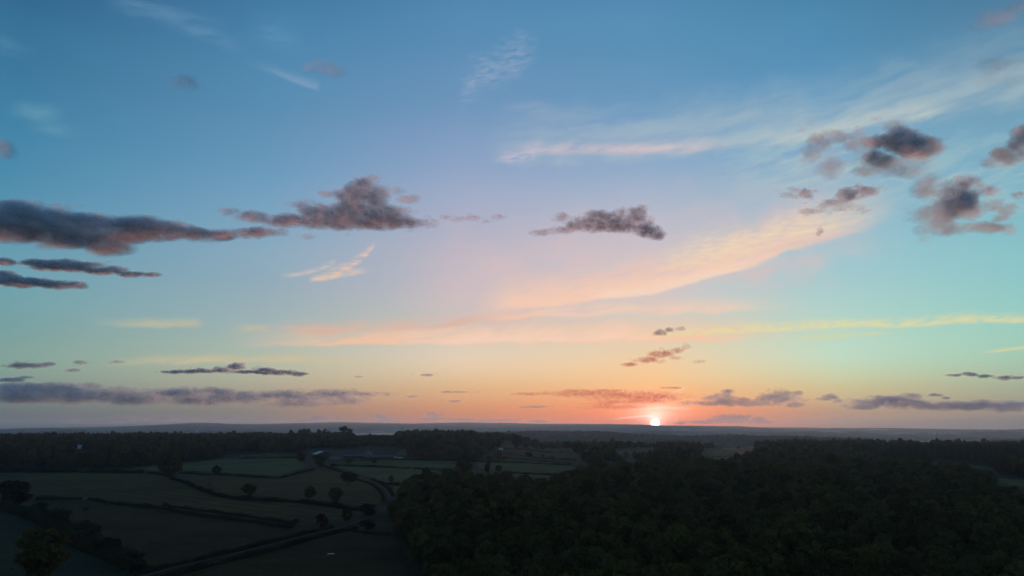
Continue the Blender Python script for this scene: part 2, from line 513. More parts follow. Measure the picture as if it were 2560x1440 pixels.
M_HILL, t, out = material('wooded_hillside')
g = t.new('ShaderNodeNewGeometry')
pos = g.outputs['Position']
vor = t.new('ShaderNodeTexVoronoi', feature='F1')
t.link(pos, vor.inputs['Vector'])
vor.inputs['Scale'].default_value = 1 / 240.0
cell = t.new('ShaderNodeSeparateColor')
t.link(vor.outputs['Color'], cell.inputs[0])
fld = t.mix(cell.outputs[1], (0.04, 0.05, 0.025), (0.30, 0.30, 0.17))
wd = t.mix(t.noise(pos, 1 / 60.0, 4, 0.7), (0.010, 0.014, 0.009), (0.030, 0.036, 0.020))
w = t.smooth(t.noise(pos, 1 / 1300.0, 6, 0.62), 0.50, 0.62)
principled(t, out, t.mix(w, wd, fld), 0.95, 0.05)

# ------------------------------------------------------------------ ground and hills
ang = np.concatenate([np.arange(-180, -52, 4.0), np.arange(-52, 52, 0.26), np.arange(52, 180, 4.0)])
ang = np.radians(ang)
rad = [25.0]
while rad[-1] < 17000:
    rad.append(rad[-1] * 1.0175)
rad = np.array(rad)
def sheet(name, r, mat, centre=False):
    A, RR = np.meshgrid(ang, r)
    X, Y = RR * np.sin(A), RR * np.cos(A)
    Z = height(X, Y)
    v = np.stack([X, Y, Z], -1).reshape(-1, 3)
    n, m = len(r), len(ang)
    i, j = np.meshgrid(np.arange(n - 1), np.arange(m), indexing='ij')
    a = i * m + j
    b = i * m + (j + 1) % m
    f = np.stack([a, b, b + m, a + m], -1).reshape(-1, 4)[:, ::-1]
    me = mesh_np(name, v, f, True)
    if centre:
        bm = bmesh.new(); bm.from_mesh(me)
        bm.verts.ensure_lookup_table()
        bm.faces.new([bm.verts[q] for q in range(m)][::-1])
        bm.to_mesh(me); bm.free()
    o = link(name, me, mat)
    return tag(o, kind='structure')
cut = int(np.searchsorted(rad, 12250))
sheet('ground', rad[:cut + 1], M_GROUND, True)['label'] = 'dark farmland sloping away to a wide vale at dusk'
sheet('hills', rad[cut:], M_HILL)['label'] = 'long low blue grey hills along the horizon'

def drape(name, pix, mat, lift, label=None, kind='structure', step=22.0, pts=None):
    """a sheet laid over the land inside an outline"""
    P = pts if pts is not None else [ground(*p) for p in pix]
    P = [p for p in P if p is not None]
    bm = bmesh.new()
    vs = [bm.verts.new((p.x, p.y, 0)) for p in P]
    f = bm.faces.new(vs)
    f.normal_update()
    if f.normal.z < 0:
        f.normal_flip()
    bmesh.ops.triangulate(bm, faces=bm.faces[:])
    for _ in range(9):
        long_ = [e for e in bm.edges if e.calc_length() > step]
        if not long_:
            break
        bmesh.ops.subdivide_edges(bm, edges=long_, cuts=1, use_grid_fill=False)
        bmesh.ops.triangulate(bm, faces=[q for q in bm.faces if len(q.verts) > 3])
    for q in bm.verts:
        q.co.z = hz(q.co.x, q.co.y) + lift
    me = bpy.data.meshes.new(name)
    bm.to_mesh(me); bm.free()
    o = link(name, me, mat)
    return tag(o, label, kind=kind)

G_MEADOW = grass_mat('meadow_grass', (0.038, 0.030, 0.007), (0.062, 0.044, 0.010), 0.012, rows=0.9)
G_LUSH = grass_mat('lush_pasture', (0.054, 0.062, 0.017), (0.080, 0.084, 0.026), 0.012)
G_MOWN = grass_mat('mown_grass', (0.056, 0.056, 0.026), (0.080, 0.074, 0.036), 0.016, rows=0.7)
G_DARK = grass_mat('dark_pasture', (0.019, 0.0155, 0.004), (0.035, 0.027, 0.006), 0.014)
FIELDS = [
    ('broad pale brown meadow between the two long hedges', [(-80,1183),(355,1182),(425,1197),(500,1222),(560,1239),(640,1247),(750,1252),(925,1272),(905,1288),(850,1296),(740,1314),(560,1290),(410,1264),(300,1256),(205,1244),(95,1246),(-80,1240)], G_MEADOW),
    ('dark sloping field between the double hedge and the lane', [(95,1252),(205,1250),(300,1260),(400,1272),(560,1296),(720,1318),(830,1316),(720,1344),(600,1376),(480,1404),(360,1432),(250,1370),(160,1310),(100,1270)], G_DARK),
    ('field with round trees beside the bend of the farm track', [(440,1200),(500,1186),(640,1192),(698,1195),(785,1172),(850,1180),(900,1202),(930,1214),(948,1232),(952,1256),(925,1266),(750,1246),(640,1240),(560,1234),(500,1218)], G_MEADOW),
    ('pale green field behind the low straight hedge', [(330,1170),(480,1156),(560,1148),(700,1145),(742,1146),(768,1166),(697,1190),(640,1187),(560,1181),(455,1176),(380,1176)], G_LUSH),
    ('narrow green field in front of the farm', [(830,1158),(960,1150),(1100,1152),(1180,1156),(1140,1170),(1020,1168),(960,1164)], G_LUSH),
    ('field between the farm track and the wood', [(840,1166),(960,1168),(1100,1174),(1060,1186),(1030,1208),(1010,1210),(960,1206),(925,1194),(880,1180)], G_LUSH),
    ('small pale field at the corner of the wood', [(985,1216),(1015,1216),(1022,1228),(1010,1246),(990,1248),(978,1230)], G_LUSH),
    ('bright green strip field right of the wood tip', [(1190,1156),(1300,1158),(1430,1164),(1440,1172),(1390,1183),(1260,1177),(1200,1174)], G_LUSH),
    ('second green strip field behind the bush row', [(1262,1147),(1340,1153),(1440,1160),(1430,1160),(1300,1155),(1262,1152)], G_LUSH),
    ('rough field below the row of separate trees', [(1250,1126),(1340,1124),(1440,1132),(1500,1144),(1440,1154),(1340,1148),(1256,1138)], G_MEADOW),
    ('green field under the wood edge with a hedge across', [(1220,1182),(1390,1188),(1380,1196),(1280,1192),(1220,1188)], G_LUSH),
    ('small bright field among the dark trees', [(192,1131),(240,1129),(244,1136),(232,1141),(190,1141)], G_LUSH),
    ('pale field behind the farm sheds', [(1000,1124),(1032,1121),(1040,1130),(1030,1140),(985,1140)], G_LUSH),
    ('thin pale field beside the barn', [(600,1138),(690,1136),(744,1140),(740,1143),(600,1143)], G_LUSH),
    ('long light green clearing beyond the right wood', [(2325,1156),(2390,1158),(2450,1166),(2485,1173),(2440,1171),(2380,1163),(2330,1162)], G_LUSH),
    ('light green field cut into the right wood', [(2495,1197),(2600,1203),(2600,1222),(2530,1214),(2505,1207)], G_LUSH),
    ('thin pale field under the sun beyond the near wood', [(1525,1127),(1640,1125),(1640,1135),(1530,1137)], G_LUSH),
    ('pale field among the trees right of the sun', [(1752,1127),(1892,1122),(1888,1137),(1758,1141)], G_LUSH),
    ('small lower field among the trees right of the sun', [(1758,1145),(1835,1143),(1825,1153),(1762,1153)], G_LUSH),
    ('thin field under the domed tree on the far wood edge', [(2062,1130),(2122,1134),(2120,1141),(2070,1138)], G_LUSH),
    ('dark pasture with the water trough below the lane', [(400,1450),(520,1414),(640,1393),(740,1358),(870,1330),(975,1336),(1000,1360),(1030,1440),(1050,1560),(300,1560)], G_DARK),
]
for i, (lb, pix, m) in enumerate(FIELDS):
    drape('field', pix, m, 0.16 + 0.012 * i, lb)

# the lane
M_LANE = plain('worn_lane_surface', (0.040, 0.035, 0.025), 0.9, 0.1, vary=0.35, scale=0.7)
def smooth_line(pts, step):
    """resampled Catmull-Rom line through ground points"""
    P = [np.array((p.x, p.y)) for p in pts]
    P = [2 * P[0] - P[1]] + P + [2 * P[-1] - P[-2]]
    outp = []
    for i in range(1, len(P) - 2):
        a, b, c, d = P[i - 1:i + 3]
        n = max(1, int(np.linalg.norm(c - b) / step))
        for k in range(n):
            t_ = k / n
            outp.append(0.5 * ((2 * b) + (-a + c) * t_ + (2 * a - 5 * b + 4 * c - d) * t_ ** 2 + (-a + 3 * b - 3 * c + d) * t_ ** 3))
    outp.append(P[-2])
    return np.array(outp)
def strip(name, pix, width, mat, lift, label, step=5.0):
    L = smooth_line([ground(*p) for p in pix], step)
    T = np.gradient(L, axis=0)
    T /= np.linalg.norm(T, axis=1, keepdims=True) + 1e-9
    N = np.stack([-T[:, 1], T[:, 0]], 1)
    w = (np.linspace(width, width * 0.55, len(L)) * (0.5 + 0.08 * np.sin(np.arange(len(L)) * 0.7)))[:, None]
    V = []
    for s_ in (-1, -0.33, 0.33, 1):
        q = L + N * w * s_
        V.append(np.column_stack([q, height(q[:, 0], q[:, 1]) + lift + (0.05 if abs(s_) < 1 else 0)]))
    V = np.stack(V, 1).reshape(-1, 3)
    n = len(L)
    f = [(i * 4 + j, i * 4 + j + 1, i * 4 + 4 + j + 1, i * 4 + 4 + j) for i in range(n - 1) for j in range(3)]
    me = mesh_np(name, V, np.array(f)[:, ::-1], True)
    return tag(link(name, me, mat), label, kind='structure')
strip('lane', [(330,1452),(420,1426),(480,1411),(600,1383),(700,1358),(773,1339),(842,1323),(900,1303),(945,1286),(966,1268),(972,1250),(970,1235),(958,1220),(940,1208),(905,1195),(880,1186),(850,1174),(822,1164)], 2.8, M_LANE, 0.45, 'narrow pale farm lane climbing past the corner of the wood')
strip('field_track', [(405,1268),(470,1277),(530,1285),(610,1296),(680,1306),(740,1317)], 3.2, M_LANE, 0.42, 'thin grass track between the double hedge')

# ------------------------------------------------------------------ water in the vale
M_WATER, t, out = material('estuary_water')
g = t.new('ShaderNodeNewGeometry')
p = principled(t, out, (0.02, 0.03, 0.035), 0.12, 0.5)
bmp = t.new('ShaderNodeBump')
bmp.inputs['Strength'].default_value = 0.05
t.link(t.noise(g.outputs['Position'], 0.03, 4, 0.6), bmp.inputs['Height'])
t.link(bmp.outputs[0], p.inputs['Normal'])
def water(pix, label):
    P = [ground(*q) for q in pix]
    P = [q for q in P if q]
    zt = max(q.z for q in P) + 0.6
    P = [Vector((d.x, d.y, 0)) * ((zt - CAM_Z) / d.z) for d in (pdir(*q) for q in pix)]
    bm = bmesh.new()
    f = bm.faces.new([bm.verts.new((q.x, q.y, zt)) for q in P])
    f.normal_update()
    if f.normal.z < 0: f.normal_flip()
    me = bpy.data.meshes.new('river'); bm.to_mesh(me); bm.free()
    tag(link('river', me, M_WATER), label, kind='structure')
water([(860,1086),(1010,1086),(1010,1082.5),(860,1082.5)], 'bright strip of river beyond the wooded ridge')
water([(2215,1106.5),(2460,1108.5),(2460,1104.5),(2215,1103)], 'long bright strip of river under the far hills')

# ------------------------------------------------------------------ foliage
def leaf_mat(name, c1, c2, trans=0.25):
    m, t, out = material(name)
    oi = t.new('ShaderNodeObjectInfo')
    g = t.new('ShaderNodeNewGeometry')
    tcn = t.new('ShaderNodeTexCoord')
    n = t.noise(tcn.outputs['Object'], 0.35, 3, 0.6)
    f = t.add(t.mul(n, 0.5), t.mul(g.outputs['Random Per Island'], 0.5))
    c = t.mix(f, c1, c2)
    k = t.maprange(oi.outputs['Random'], 0, 1, 0.6, 1.6)
    s_ = t.new('ShaderNodeVectorMath', operation='SCALE')
    t.link(c, s_.inputs[0]); t.put(s_.inputs['Scale'], k)
    d = t.new('ShaderNodeBsdfDiffuse')
    t.link(s_.outputs[0], d.inputs['Color'])
    tr = t.new('ShaderNodeBsdfTranslucent')
    t.link(s_.outputs[0], tr.inputs['Color'])
    mx = t.new('ShaderNodeMixShader')
    mx.inputs[0].default_value = trans
    t.link(d.outputs[0], mx.inputs[1]); t.link(tr.outputs[0], mx.inputs[2])
    t.link(mx.outputs[0], out.inputs['Surface'])
    return m
L_OAK = leaf_mat('oak_leaves', (0.042, 0.036, 0.009), (0.086, 0.070, 0.020))
L_ASH = leaf_mat('ash_leaves', (0.048, 0.043, 0.011), (0.096, 0.082, 0.026))
L_PINE = leaf_mat('conifer_needles', (0.018, 0.025, 0.014), (0.038, 0.045, 0.025), 0.1)
L_HEDGE = leaf_mat('hedge_leaves', (0.014, 0.017, 0.008), (0.030, 0.033, 0.015), 0.15)
M_BARK = plain('rough_bark', (0.060, 0.048, 0.038), 0.95, 0.05, vary=0.4, scale=3.0)

def quads(cent, nrm, size, r_):
    """randomly turned leaf clumps: small four-cornered faces about CENT facing NRM"""
    n = len(cent)
    a = r_.normal(size=(n, 3))
    a -= nrm * np.sum(a * nrm, 1, keepdims=True)
    a /= np.linalg.norm(a, axis=1, keepdims=True) + 1e-9
    b = np.cross(nrm, a)
    s = size[:, None]
    asp = r_.uniform(0.55, 1.0, (n, 1))
    v = np.stack([cent + a * s, cent + b * s * asp, cent - a * s * r_.uniform(0.7, 1.1, (n, 1)), cent - b * s * asp], 1)
    v += r_.normal(size=v.shape) * s[:, None] * 0.12
    f = np.arange(n * 4).reshape(n, 4)
    return v.reshape(-1, 3), f
def crown_mesh(kind, seed):
    r_ = np.random.default_rng(seed)
    C_, Q, S_ = [], [], []
    if kind in ('round', 'broad', 'tall', 'bush', 'umbrella'):
        H, W, base, ncl, nq, sz = {'round': (15, 6.0, 1.3, 46, 46, 0.62), 'broad': (12.5, 8.2, 2.4, 46, 46, 0.62), 'tall': (19, 5.2, 4.0, 46, 44, 0.62),
                                   'bush': (4.6, 2.7, -0.2, 24, 42, 0.34), 'umbrella': (16, 6.4, 9.5, 30, 42, 0.5)}[kind]
        mid = (H + base) / 2
        hh = (H - base) / 2
        for i in range(ncl):
            u = r_.normal(size=3)
            u /= np.linalg.norm(u)
            rr = r_.uniform(0.35, 1.0) ** 0.5
            taper = 1.0
            p = np.array([u[0] * W * rr * 0.82, u[1] * W * rr * 0.82, mid + u[2] * hh * rr * 0.84])
            if kind == 'tall':
                p[:2] *= 1.15 - 0.5 * max(0, (p[2] - mid) / hh)
            if kind == 'broad':
                p[2] = mid + (p[2] - mid) * 0.9 + 0.6
            q = W * r_.uniform(0.20, 0.36)
            C_.append(p); Q.append(q)
        cl, cr = np.array(C_), np.array(Q)
        idx = np.repeat(np.arange(ncl), nq)
        d = r_.normal(size=(len(idx), 3))
        d /= np.linalg.norm(d, axis=1, keepdims=True)
        low = d[:, 2] < -0.2
        d[low, 2] *= r_.choice([-1, 1], low.sum())
        rad_ = r_.uniform(0.55, 1.05, len(idx))[:, None]
        cent = cl[idx] + d * cr[idx][:, None] * rad_ * np.array([1.1, 1.1, 0.85])
        nrm = d + r_.normal(size=d.shape) * 0.45
        size = sz * r_.uniform(0.6, 1.35, len(idx))
    else:                                  # conifer: drooping whorls that shorten towards the tip
        H, W = 22.0, 3.6
        cent, nrm, size = [], [], []
        z = 2.0
        while z < H:
            k = 1 - (z / H)
            rr = W * (0.12 + k ** 0.8)
            nb = max(4, int(11 * k + 4))
            for b in range(nb):
                th = 2 * math.pi * (b + r_.uniform(0, 0.8)) / nb
                ln_ = rr * r_.uniform(0.7, 1.1)
                for s in np.linspace(0.25, 1, max(2, int(ln_ / 0.55))):
                    cent.append((math.cos(th) * ln_ * s, math.sin(th) * ln_ * s, z - 0.28 * ln_ * s * s + r_.normal() * 0.15))
                    nrm.append((math.cos(th) * 0.5 + r_.normal() * 0.3, math.sin(th) * 0.5 + r_.normal() * 0.3, 0.9))
                    size.append(0.42 * r_.uniform(0.7, 1.3))
            z += 0.75 + 0.3 * r_.uniform()
        cent, nrm, size = np.array(cent), np.array(nrm), np.array(size)
    nrm = nrm / (np.linalg.norm(nrm, axis=1, keepdims=True) + 1e-9)
    v, f = quads(cent, nrm, size, r_)
    return mesh_np('crown', v, f)
def trunk_mesh(kind, seed):
    r_ = random.Random(seed)
    H, rad0, split, spread = {'round': (9, 0.42, 2.6, 4.0), 'broad': (7.5, 0.55, 2.4, 6.0), 'tall': (13, 0.40, 4.5, 3.2), 'bush': (2.6, 0.12, 0.4, 1.5),
                              'umbrella': (13, 0.34, 10.0, 4.5), 'conifer': (20, 0.32, 30, 0)}[kind]
    m = MB()
    top = Vector((r_.uniform(-.3, .3), r_.uniform(-.3, .3), min(split, H)))
    m.tube((0, 0, -0.6), (0, 0, 0.35), rad0 * 1.5, rad0, 8)
    m.tube((0, 0, 0.35), top if split < H else (0, 0, H), rad0, rad0 * 0.8 if split < H else 0.05, 8)
    if split < H:
        for k in range(6 if kind != 'bush' else 4):
            th = 2 * math.pi * k / 6 + r_.uniform(-.4, .4)
            q = top + Vector((math.cos(th) * spread * 0.4, math.sin(th) * spread * 0.4, (H - split) * 0.45))
            e = q + Vector((math.cos(th + .3) * spread * 0.45, math.sin(th + .3) * spread * 0.45, (H - split) * 0.5))
            m.tube(top - Vector((0, 0, 0.2)), q, rad0 * 0.5, rad0 * 0.3, 6)
            m.tube(q, e, rad0 * 0.3, rad0 * 0.1, 5)
    me = bpy.data.meshes.new('trunk')
    me.from_pydata(m.v, [], m.f)
    me.update()
    me.materials.append(M_BARK)
    return me
PROTO = {}
for kind, n, lm in (('round', 3, L_OAK), ('broad', 2, L_OAK), ('tall', 2, L_ASH), ('bush', 2, L_HEDGE), ('umbrella', 1, L_PINE), ('conifer', 2, L_PINE)):
    PROTO[kind] = []
    for i in range(n):
        me = crown_mesh(kind, 100 * len(PROTO) + i)
        me.materials.append(lm)
        PROTO[kind].append((me, trunk_mesh(kind, 10 * len(PROTO) + i)))
TOP = {'round': 15.5, 'broad': 13.5, 'tall': 19.5, 'bush': 4.9, 'umbrella': 16.5, 'conifer': 22.0}
WID = {'round': 13.0, 'broad': 17.5, 'tall': 11.5, 'bush': 5.8, 'umbrella': 13.5, 'conifer': 7.4}
SOURCE = {}
def tree(name, kind, var, x, y, s, label, cat='tree', group=None, sx=None):
    t_ = empty(name, (x, y, hz(x, y)), rng.uniform(0, 6.28), (s * (sx or 1), s * (sx or 1), s))
    tag(t_, label, cat, group)
    cm, tm = PROTO[kind][var % len(PROTO[kind])]
    c_ = link('crown', cm, None, t_)
    link('trunk', tm, None, t_)
    SOURCE.setdefault((kind, var % len(PROTO[kind])), c_)
    return t_
def tree_px(name, kind, px, py_base, h_px, w_px, label, cat='tree', group=None, var=0):
    """a tree standing where the photograph shows its foot, as high and wide as it shows there"""
    g_ = ground(px, py_base)
    w = project(g_.x, g_.y, g_.z)[2]
    hgt = h_px * w / FOC
    s = hgt / TOP[kind]
    sx = (w_px * w / FOC) / (WID[kind] * s)
    return tree(name, kind, var, g_.x, g_.y, s, label, cat, group, sx)

# ------------------------------------------------------------------ trees standing apart
G_FIELD = 'trees standing alone in the fields'
G_ROW = 'row of dark trees down the field edge'
G_SKY = 'trees on the skyline of the ridge'
G_MID = 'separate trees along the far field edge'
TREES = [
    # name, kind, px, foot py, height px, width px, label, category, group, variant
    ('oak_tree', 'round', 424, 1199, 68, 64, 'biggest tall round tree, at the meeting of three hedges', 'tree', G_FIELD, 0),
    ('oak_tree', 'broad', 872, 1213, 33, 54, 'wide flat crowned oak with bare trunk beside the farm track', 'tree', G_FIELD, 0),
    ('round_tree', 'round', 621, 1243, 36, 40, 'round tree alone on the long hedge, below the small hedge bush', 'tree', G_FIELD, 1),
    ('round_tree', 'round', 773, 1251, 38, 34, 'slightly smaller of the two round trees near the wood end of the long hedge', 'tree', G_FIELD, 2),
    ('round_tree', 'round', 838, 1258, 42, 42, 'larger of the two round trees near the wood end of the long hedge', 'tree', G_FIELD, 0),
    ('bush', 'bush', 541, 1187, 25, 26, 'small ball shaped bush growing out of the far hedge', 'bush', None, 0),
    ('sapling', 'tall', 523, 1219, 13, 7, 'thin leaning sapling by the middle of the long hedge', 'tree', None, 0),
    ('sapling', 'tall', 978, 1211, 24, 15, 'slim young tree on the hedge between track and wood', 'tree', None, 1),
    ('round_tree', 'round', 798, 1171, 36, 34, 'dense dark tree at the hedge corner in front of the barn', 'tree', None, 1),
    ('round_tree', 'round', 752, 1158, 30, 26, 'dark tree left of the barn at the end of a hedge', 'tree', None, 2),
    ('round_tree', 'bush', 22, 1268, 70, 100, 'broad black tree heading the dark row at the left edge', 'tree', G_ROW, 1),
    ('round_tree', 'bush', 84, 1296, 40, 70, 'second tree of the dark row, below the broad black one', 'tree', G_ROW, 0),
    ('round_tree', 'bush', 140, 1326, 56, 74, 'third tree of the dark row, taller than its neighbours', 'tree', G_ROW, 1),
    ('round_tree', 'bush', 205, 1366, 66, 90, 'fourth tree of the dark row, the widest in its middle', 'tree', G_ROW, 0),
    ('round_tree', 'bush', 268, 1392, 50, 72, 'fifth in the dark row, low and ragged', 'tree', G_ROW, 1),
    ('bush', 'bush', 328, 1418, 44, 76, 'lowest bush ending the dark row beside the lane', 'bush', G_ROW, 0),
    ('round_tree', 'round', 92, 1468, 152, 138, 'largest dark tree in the near corner, in front of the dark row', 'tree', None, 0),
    ('bush', 'bush', 215, 1276, 7, 15, 'lone low dark bush in the sloping field', 'bush', None, 1),
    ('bush', 'bush', 806, 1319, 36, 38, 'tall bush on the lane hedge left of its thorn neighbour', 'bush', 'bushes by the lane bend', 0),
    ('round_tree', 'bush', 868, 1305, 38, 30, 'upright thorn tree on the lane hedge', 'tree', 'bushes by the lane bend', 1),
    ('bush', 'bush', 918, 1290, 32, 52, 'wide bush where the long hedge meets the lane', 'bush', 'bushes by the lane bend', 1),
    ('bush', 'bush', 735, 1312, 16, 30, 'low bush at the end of the double hedge', 'bush', 'bushes by the lane bend', 0),
    ('bush', 'bush', 920, 1322, 22, 50, 'dark bush between lane and lower field', 'bush', 'bushes by the lane bend', 0),
    ('round_tree', 'round', 1158, 1192, 46, 50, 'round tree rising above the tip of the wood', 'tree', None, 0),
    ('round_tree', 'bush', 1218, 1179, 26, 20, 'egg shaped small tree in the green strip field', 'tree', None, 0),
    ('bush', 'bush', 1246, 1179, 17, 20, 'bush beside the egg shaped small tree', 'bush', None, 1),
    ('round_tree', 'round', 1246, 1153, 27, 24, 'tallest tree of the bush row on the green strip field', 'tree', 'bush row on the strip field', 1),
    ('bush', 'bush', 1223, 1151, 13, 16, 'bush left of the tall tree in the bush row', 'bush', 'bush row on the strip field', 0),
    ('bush', 'bush', 1260, 1152, 12, 14, 'bush right of the tall tree in the bush row', 'bush', 'bush row on the strip field', 1),
    ('bush', 'bush', 1323, 1142, 13, 24, 'loose wide bush on the far sloping hedge', 'bush', None, 0),
    ('bush', 'bush', 1357, 1145, 10, 9, 'small upright bush on the far sloping hedge', 'bush', None, 1),
    ('bush', 'bush', 1379, 1148, 8, 18, 'low spreading bush at the end of the far sloping hedge', 'bush', None, 0),
    ('oak_tree', 'round', 1291, 1122, 38, 26, 'tall egg crowned tree against the hazy vale, first of its row', 'tree', G_MID, 0),
    ('oak_tree', 'round', 1317, 1124, 33, 30, 'round crowned tree next to the tall egg crowned one', 'tree', G_MID, 1),
    ('oak_tree', 'round', 1338, 1125, 29, 24, 'third tree of the row against the vale, crown touching its neighbour', 'tree', G_MID, 2),
    ('round_tree', 'round', 1356, 1126, 21, 20, 'squat tree in the gap of the row against the vale', 'tree', G_MID, 0),
    ('round_tree', 'tall', 1381, 1127, 20, 11, 'narrow tree in the row against the vale', 'tree', G_MID, 0),
    ('round_tree', 'tall', 1400, 1126, 22, 14, 'narrow tree beside the pointed one against the vale', 'tree', G_MID, 1),
    ('round_tree', 'tall', 1418, 1128, 26, 22, 'pointed tree with a ragged top against the vale', 'tree', G_MID, 1),
    ('oak_tree', 'round', 1448, 1138, 34, 44, 'broad heavy tree at the wood end of the row against the vale', 'tree', G_MID, 0),
    ('round_tree', 'round', 1480, 1136, 22, 26, 'round tree right of the broad heavy one', 'tree', G_MID, 2),
    ('round_tree', 'tall', 1512, 1138, 26, 26, 'cone topped tree further right of the broad heavy one', 'tree', G_MID, 0),
    ('oak_tree', 'round', 1243, 1118, 30, 26, 'round tree at the edge of the knoll wood', 'tree', None, 1),
    ('oak_tree', 'round', 1220, 1118, 30, 24, 'lower domed tree just inside the edge of the knoll wood', 'tree', None, 2),
    ('oak_tree', 'round', 1177, 1116, 44, 32, 'highest domed tree on the knoll skyline', 'tree', G_SKY, 0),
    ('pine_tree', 'umbrella', 858, 1102, 38, 24, 'flat topped pine standing above the ridge wood', 'tree', G_SKY, 0),
    ('pine_tree', 'umbrella', 874, 1102, 32, 17, 'smaller flat topped pine beside the first', 'tree', G_SKY, 0),
    ('conifer_tree', 'tall', 726, 1104, 32, 16, 'dark conifer alone left of the ridge conifer clump', 'tree', G_SKY, 0),
    ('conifer_tree', 'tall', 749, 1104, 33, 18, 'first conifer of the ridge clump, beside the lone one', 'tree', G_SKY, 1),
    ('conifer_tree', 'tall', 760, 1104, 35, 20, 'tallest conifer in the middle of the ridge clump', 'tree', G_SKY, 0),
    ('conifer_tree', 'tall', 769, 1104, 34, 18, 'last conifer of the ridge clump', 'tree', G_SKY, 1),
    ('conifer_tree', 'tall', 796, 1104, 34, 18, 'conifer between the ridge clump and the flat topped pines', 'tree', G_SKY, 0),
    ('round_tree', 'round', 811, 1104, 33, 16, 'dark round tree right of the skyline conifers', 'tree', G_SKY, 1),
    ('round_tree', 'tall', 997, 1104, 30, 9, 'thin tree at the steep end of the knoll wood', 'tree', G_SKY, 0),
    ('round_tree', 'tall', 924, 1100, 18, 8, 'small pointed tree against the bright river strip', 'tree', G_SKY, 1),
    ('round_tree', 'round', 272, 1158, 52, 52, 'large dark tree right of the small bright field', 'tree', None, 1),
    ('round_tree', 'round', 12, 1170, 58, 60, 'heavy dark tree at the left edge above the meadow', 'tree', None, 2),
    ('round_tree', 'tall', 1022, 1152, 30, 13, 'thin tall tree behind the farm sheds', 'tree', None, 0),
    ('round_tree', 'round', 710, 1128, 34, 34, 'rounded tree at the wood edge left of the barn', 'tree', None, 0),
    ('oak_tree', 'round', 2080, 1130, 20, 28, 'domed tree standing out on the far wood edge below the hills', 'tree', None, 0),
    ('conifer_tree', 'conifer', 2165, 1108, 14, 7, 'tiny spire shaped conifer in the hazy vale', 'tree', None, 0),
    ('conifer_tree', 'conifer', 2098, 1109, 12, 7, 'short dark conifer left of the tiny spire in the vale', 'tree', None, 1),
    ('round_tree', 'round', 936, 1160, 12, 16, 'small dark tree in front of the farm sheds', 'tree', None, 2),
    ('round_tree', 'round', 872, 1160, 20, 24, 'bushy tree between barn and long sheds', 'tree', None, 0),
]
for nm, kind, px, py, hp, wp, lb, ct, grp, var in TREES:
    tree_px(nm, kind, px, py, hp, wp, lb, ct, grp, var)
for kind in PROTO:                                # every kind has at least one tree
    assert any(k[0] == kind for k in SOURCE), kind

# ------------------------------------------------------------------ hedges
def hedge(pix, h, w, label, group='field hedges'):
    L = smooth_line([ground(*p) for p in pix], 1.1)
    n = len(L)
    r_ = np.random.default_rng(n)
    T = np.gradient(L, axis=0)
    T /= np.linalg.norm(T, axis=1, keepdims=True) + 1e-9
    N = np.stack([-T[:, 1], T[:, 0]], 1)
    i = np.arange(n)
    prof = 0.85 + 0.22 * np.sin(i * 0.21 + n) + 0.16 * np.sin(i * 0.083 + 2) + r_.normal(size=n) * 0.07
    prof = np.clip(prof, 0.45, 1.5)
    o3 = np.array([L[0, 0], L[0, 1], hz(*L[0])])
    gz = height(L[:, 0], L[:, 1])
    # the woody core
    sec = [(-0.42, -0.3), (-0.45, 0.4), (-0.25, 0.82), (0.25, 0.82), (0.45, 0.4), (0.42, -0.3)]
    V = []
    for a, b in sec:
        q = L + N * (a * w * (0.9 + 0.2 * r_.normal(size=(n, 1)) * 0.4))
        V.append(np.column_stack([q, gz + b * h * prof]))
    V = np.stack(V, 1).reshape(-1, 3)
    k = len(sec)
    F = [(a * k + b, a * k + k + b, a * k + k + b + 1, a * k + b + 1) for a in range(n - 1) for b in range(k - 1)]
    # the leafy coat
    m = 13
    idx = np.repeat(i, m)
    th = r_.uniform(-0.25, math.pi + 0.25, len(idx))
    nx, nzv = np.cos(th), np.sin(th)
    c = np.column_stack([L[idx] + N[idx] * (nx * w * 0.5)[:, None] + T[idx] * r_.uniform(-0.6, 0.6, (len(idx), 1)), gz[idx] + h * prof[idx] * (0.42 + 0.55 * nzv)])
    c += r_.normal(size=c.shape) * 0.14
    nn = np.column_stack([N[idx] * nx[:, None], nzv]) + r_.normal(size=c.shape) * 0.4
    nn /= np.linalg.norm(nn, axis=1, keepdims=True)
    v2, f2 = quads(c, nn, r_.uniform(0.25, 0.55, len(idx)), r_)
    v = np.concatenate([V, v2]) - o3
    f = np.concatenate([np.array(F), f2 + len(V)])
    me = mesh_np('hedge', v, f)
    o = link('hedge', me, L_HEDGE, None, o3)
    return tag(o, label, 'hedge', group)
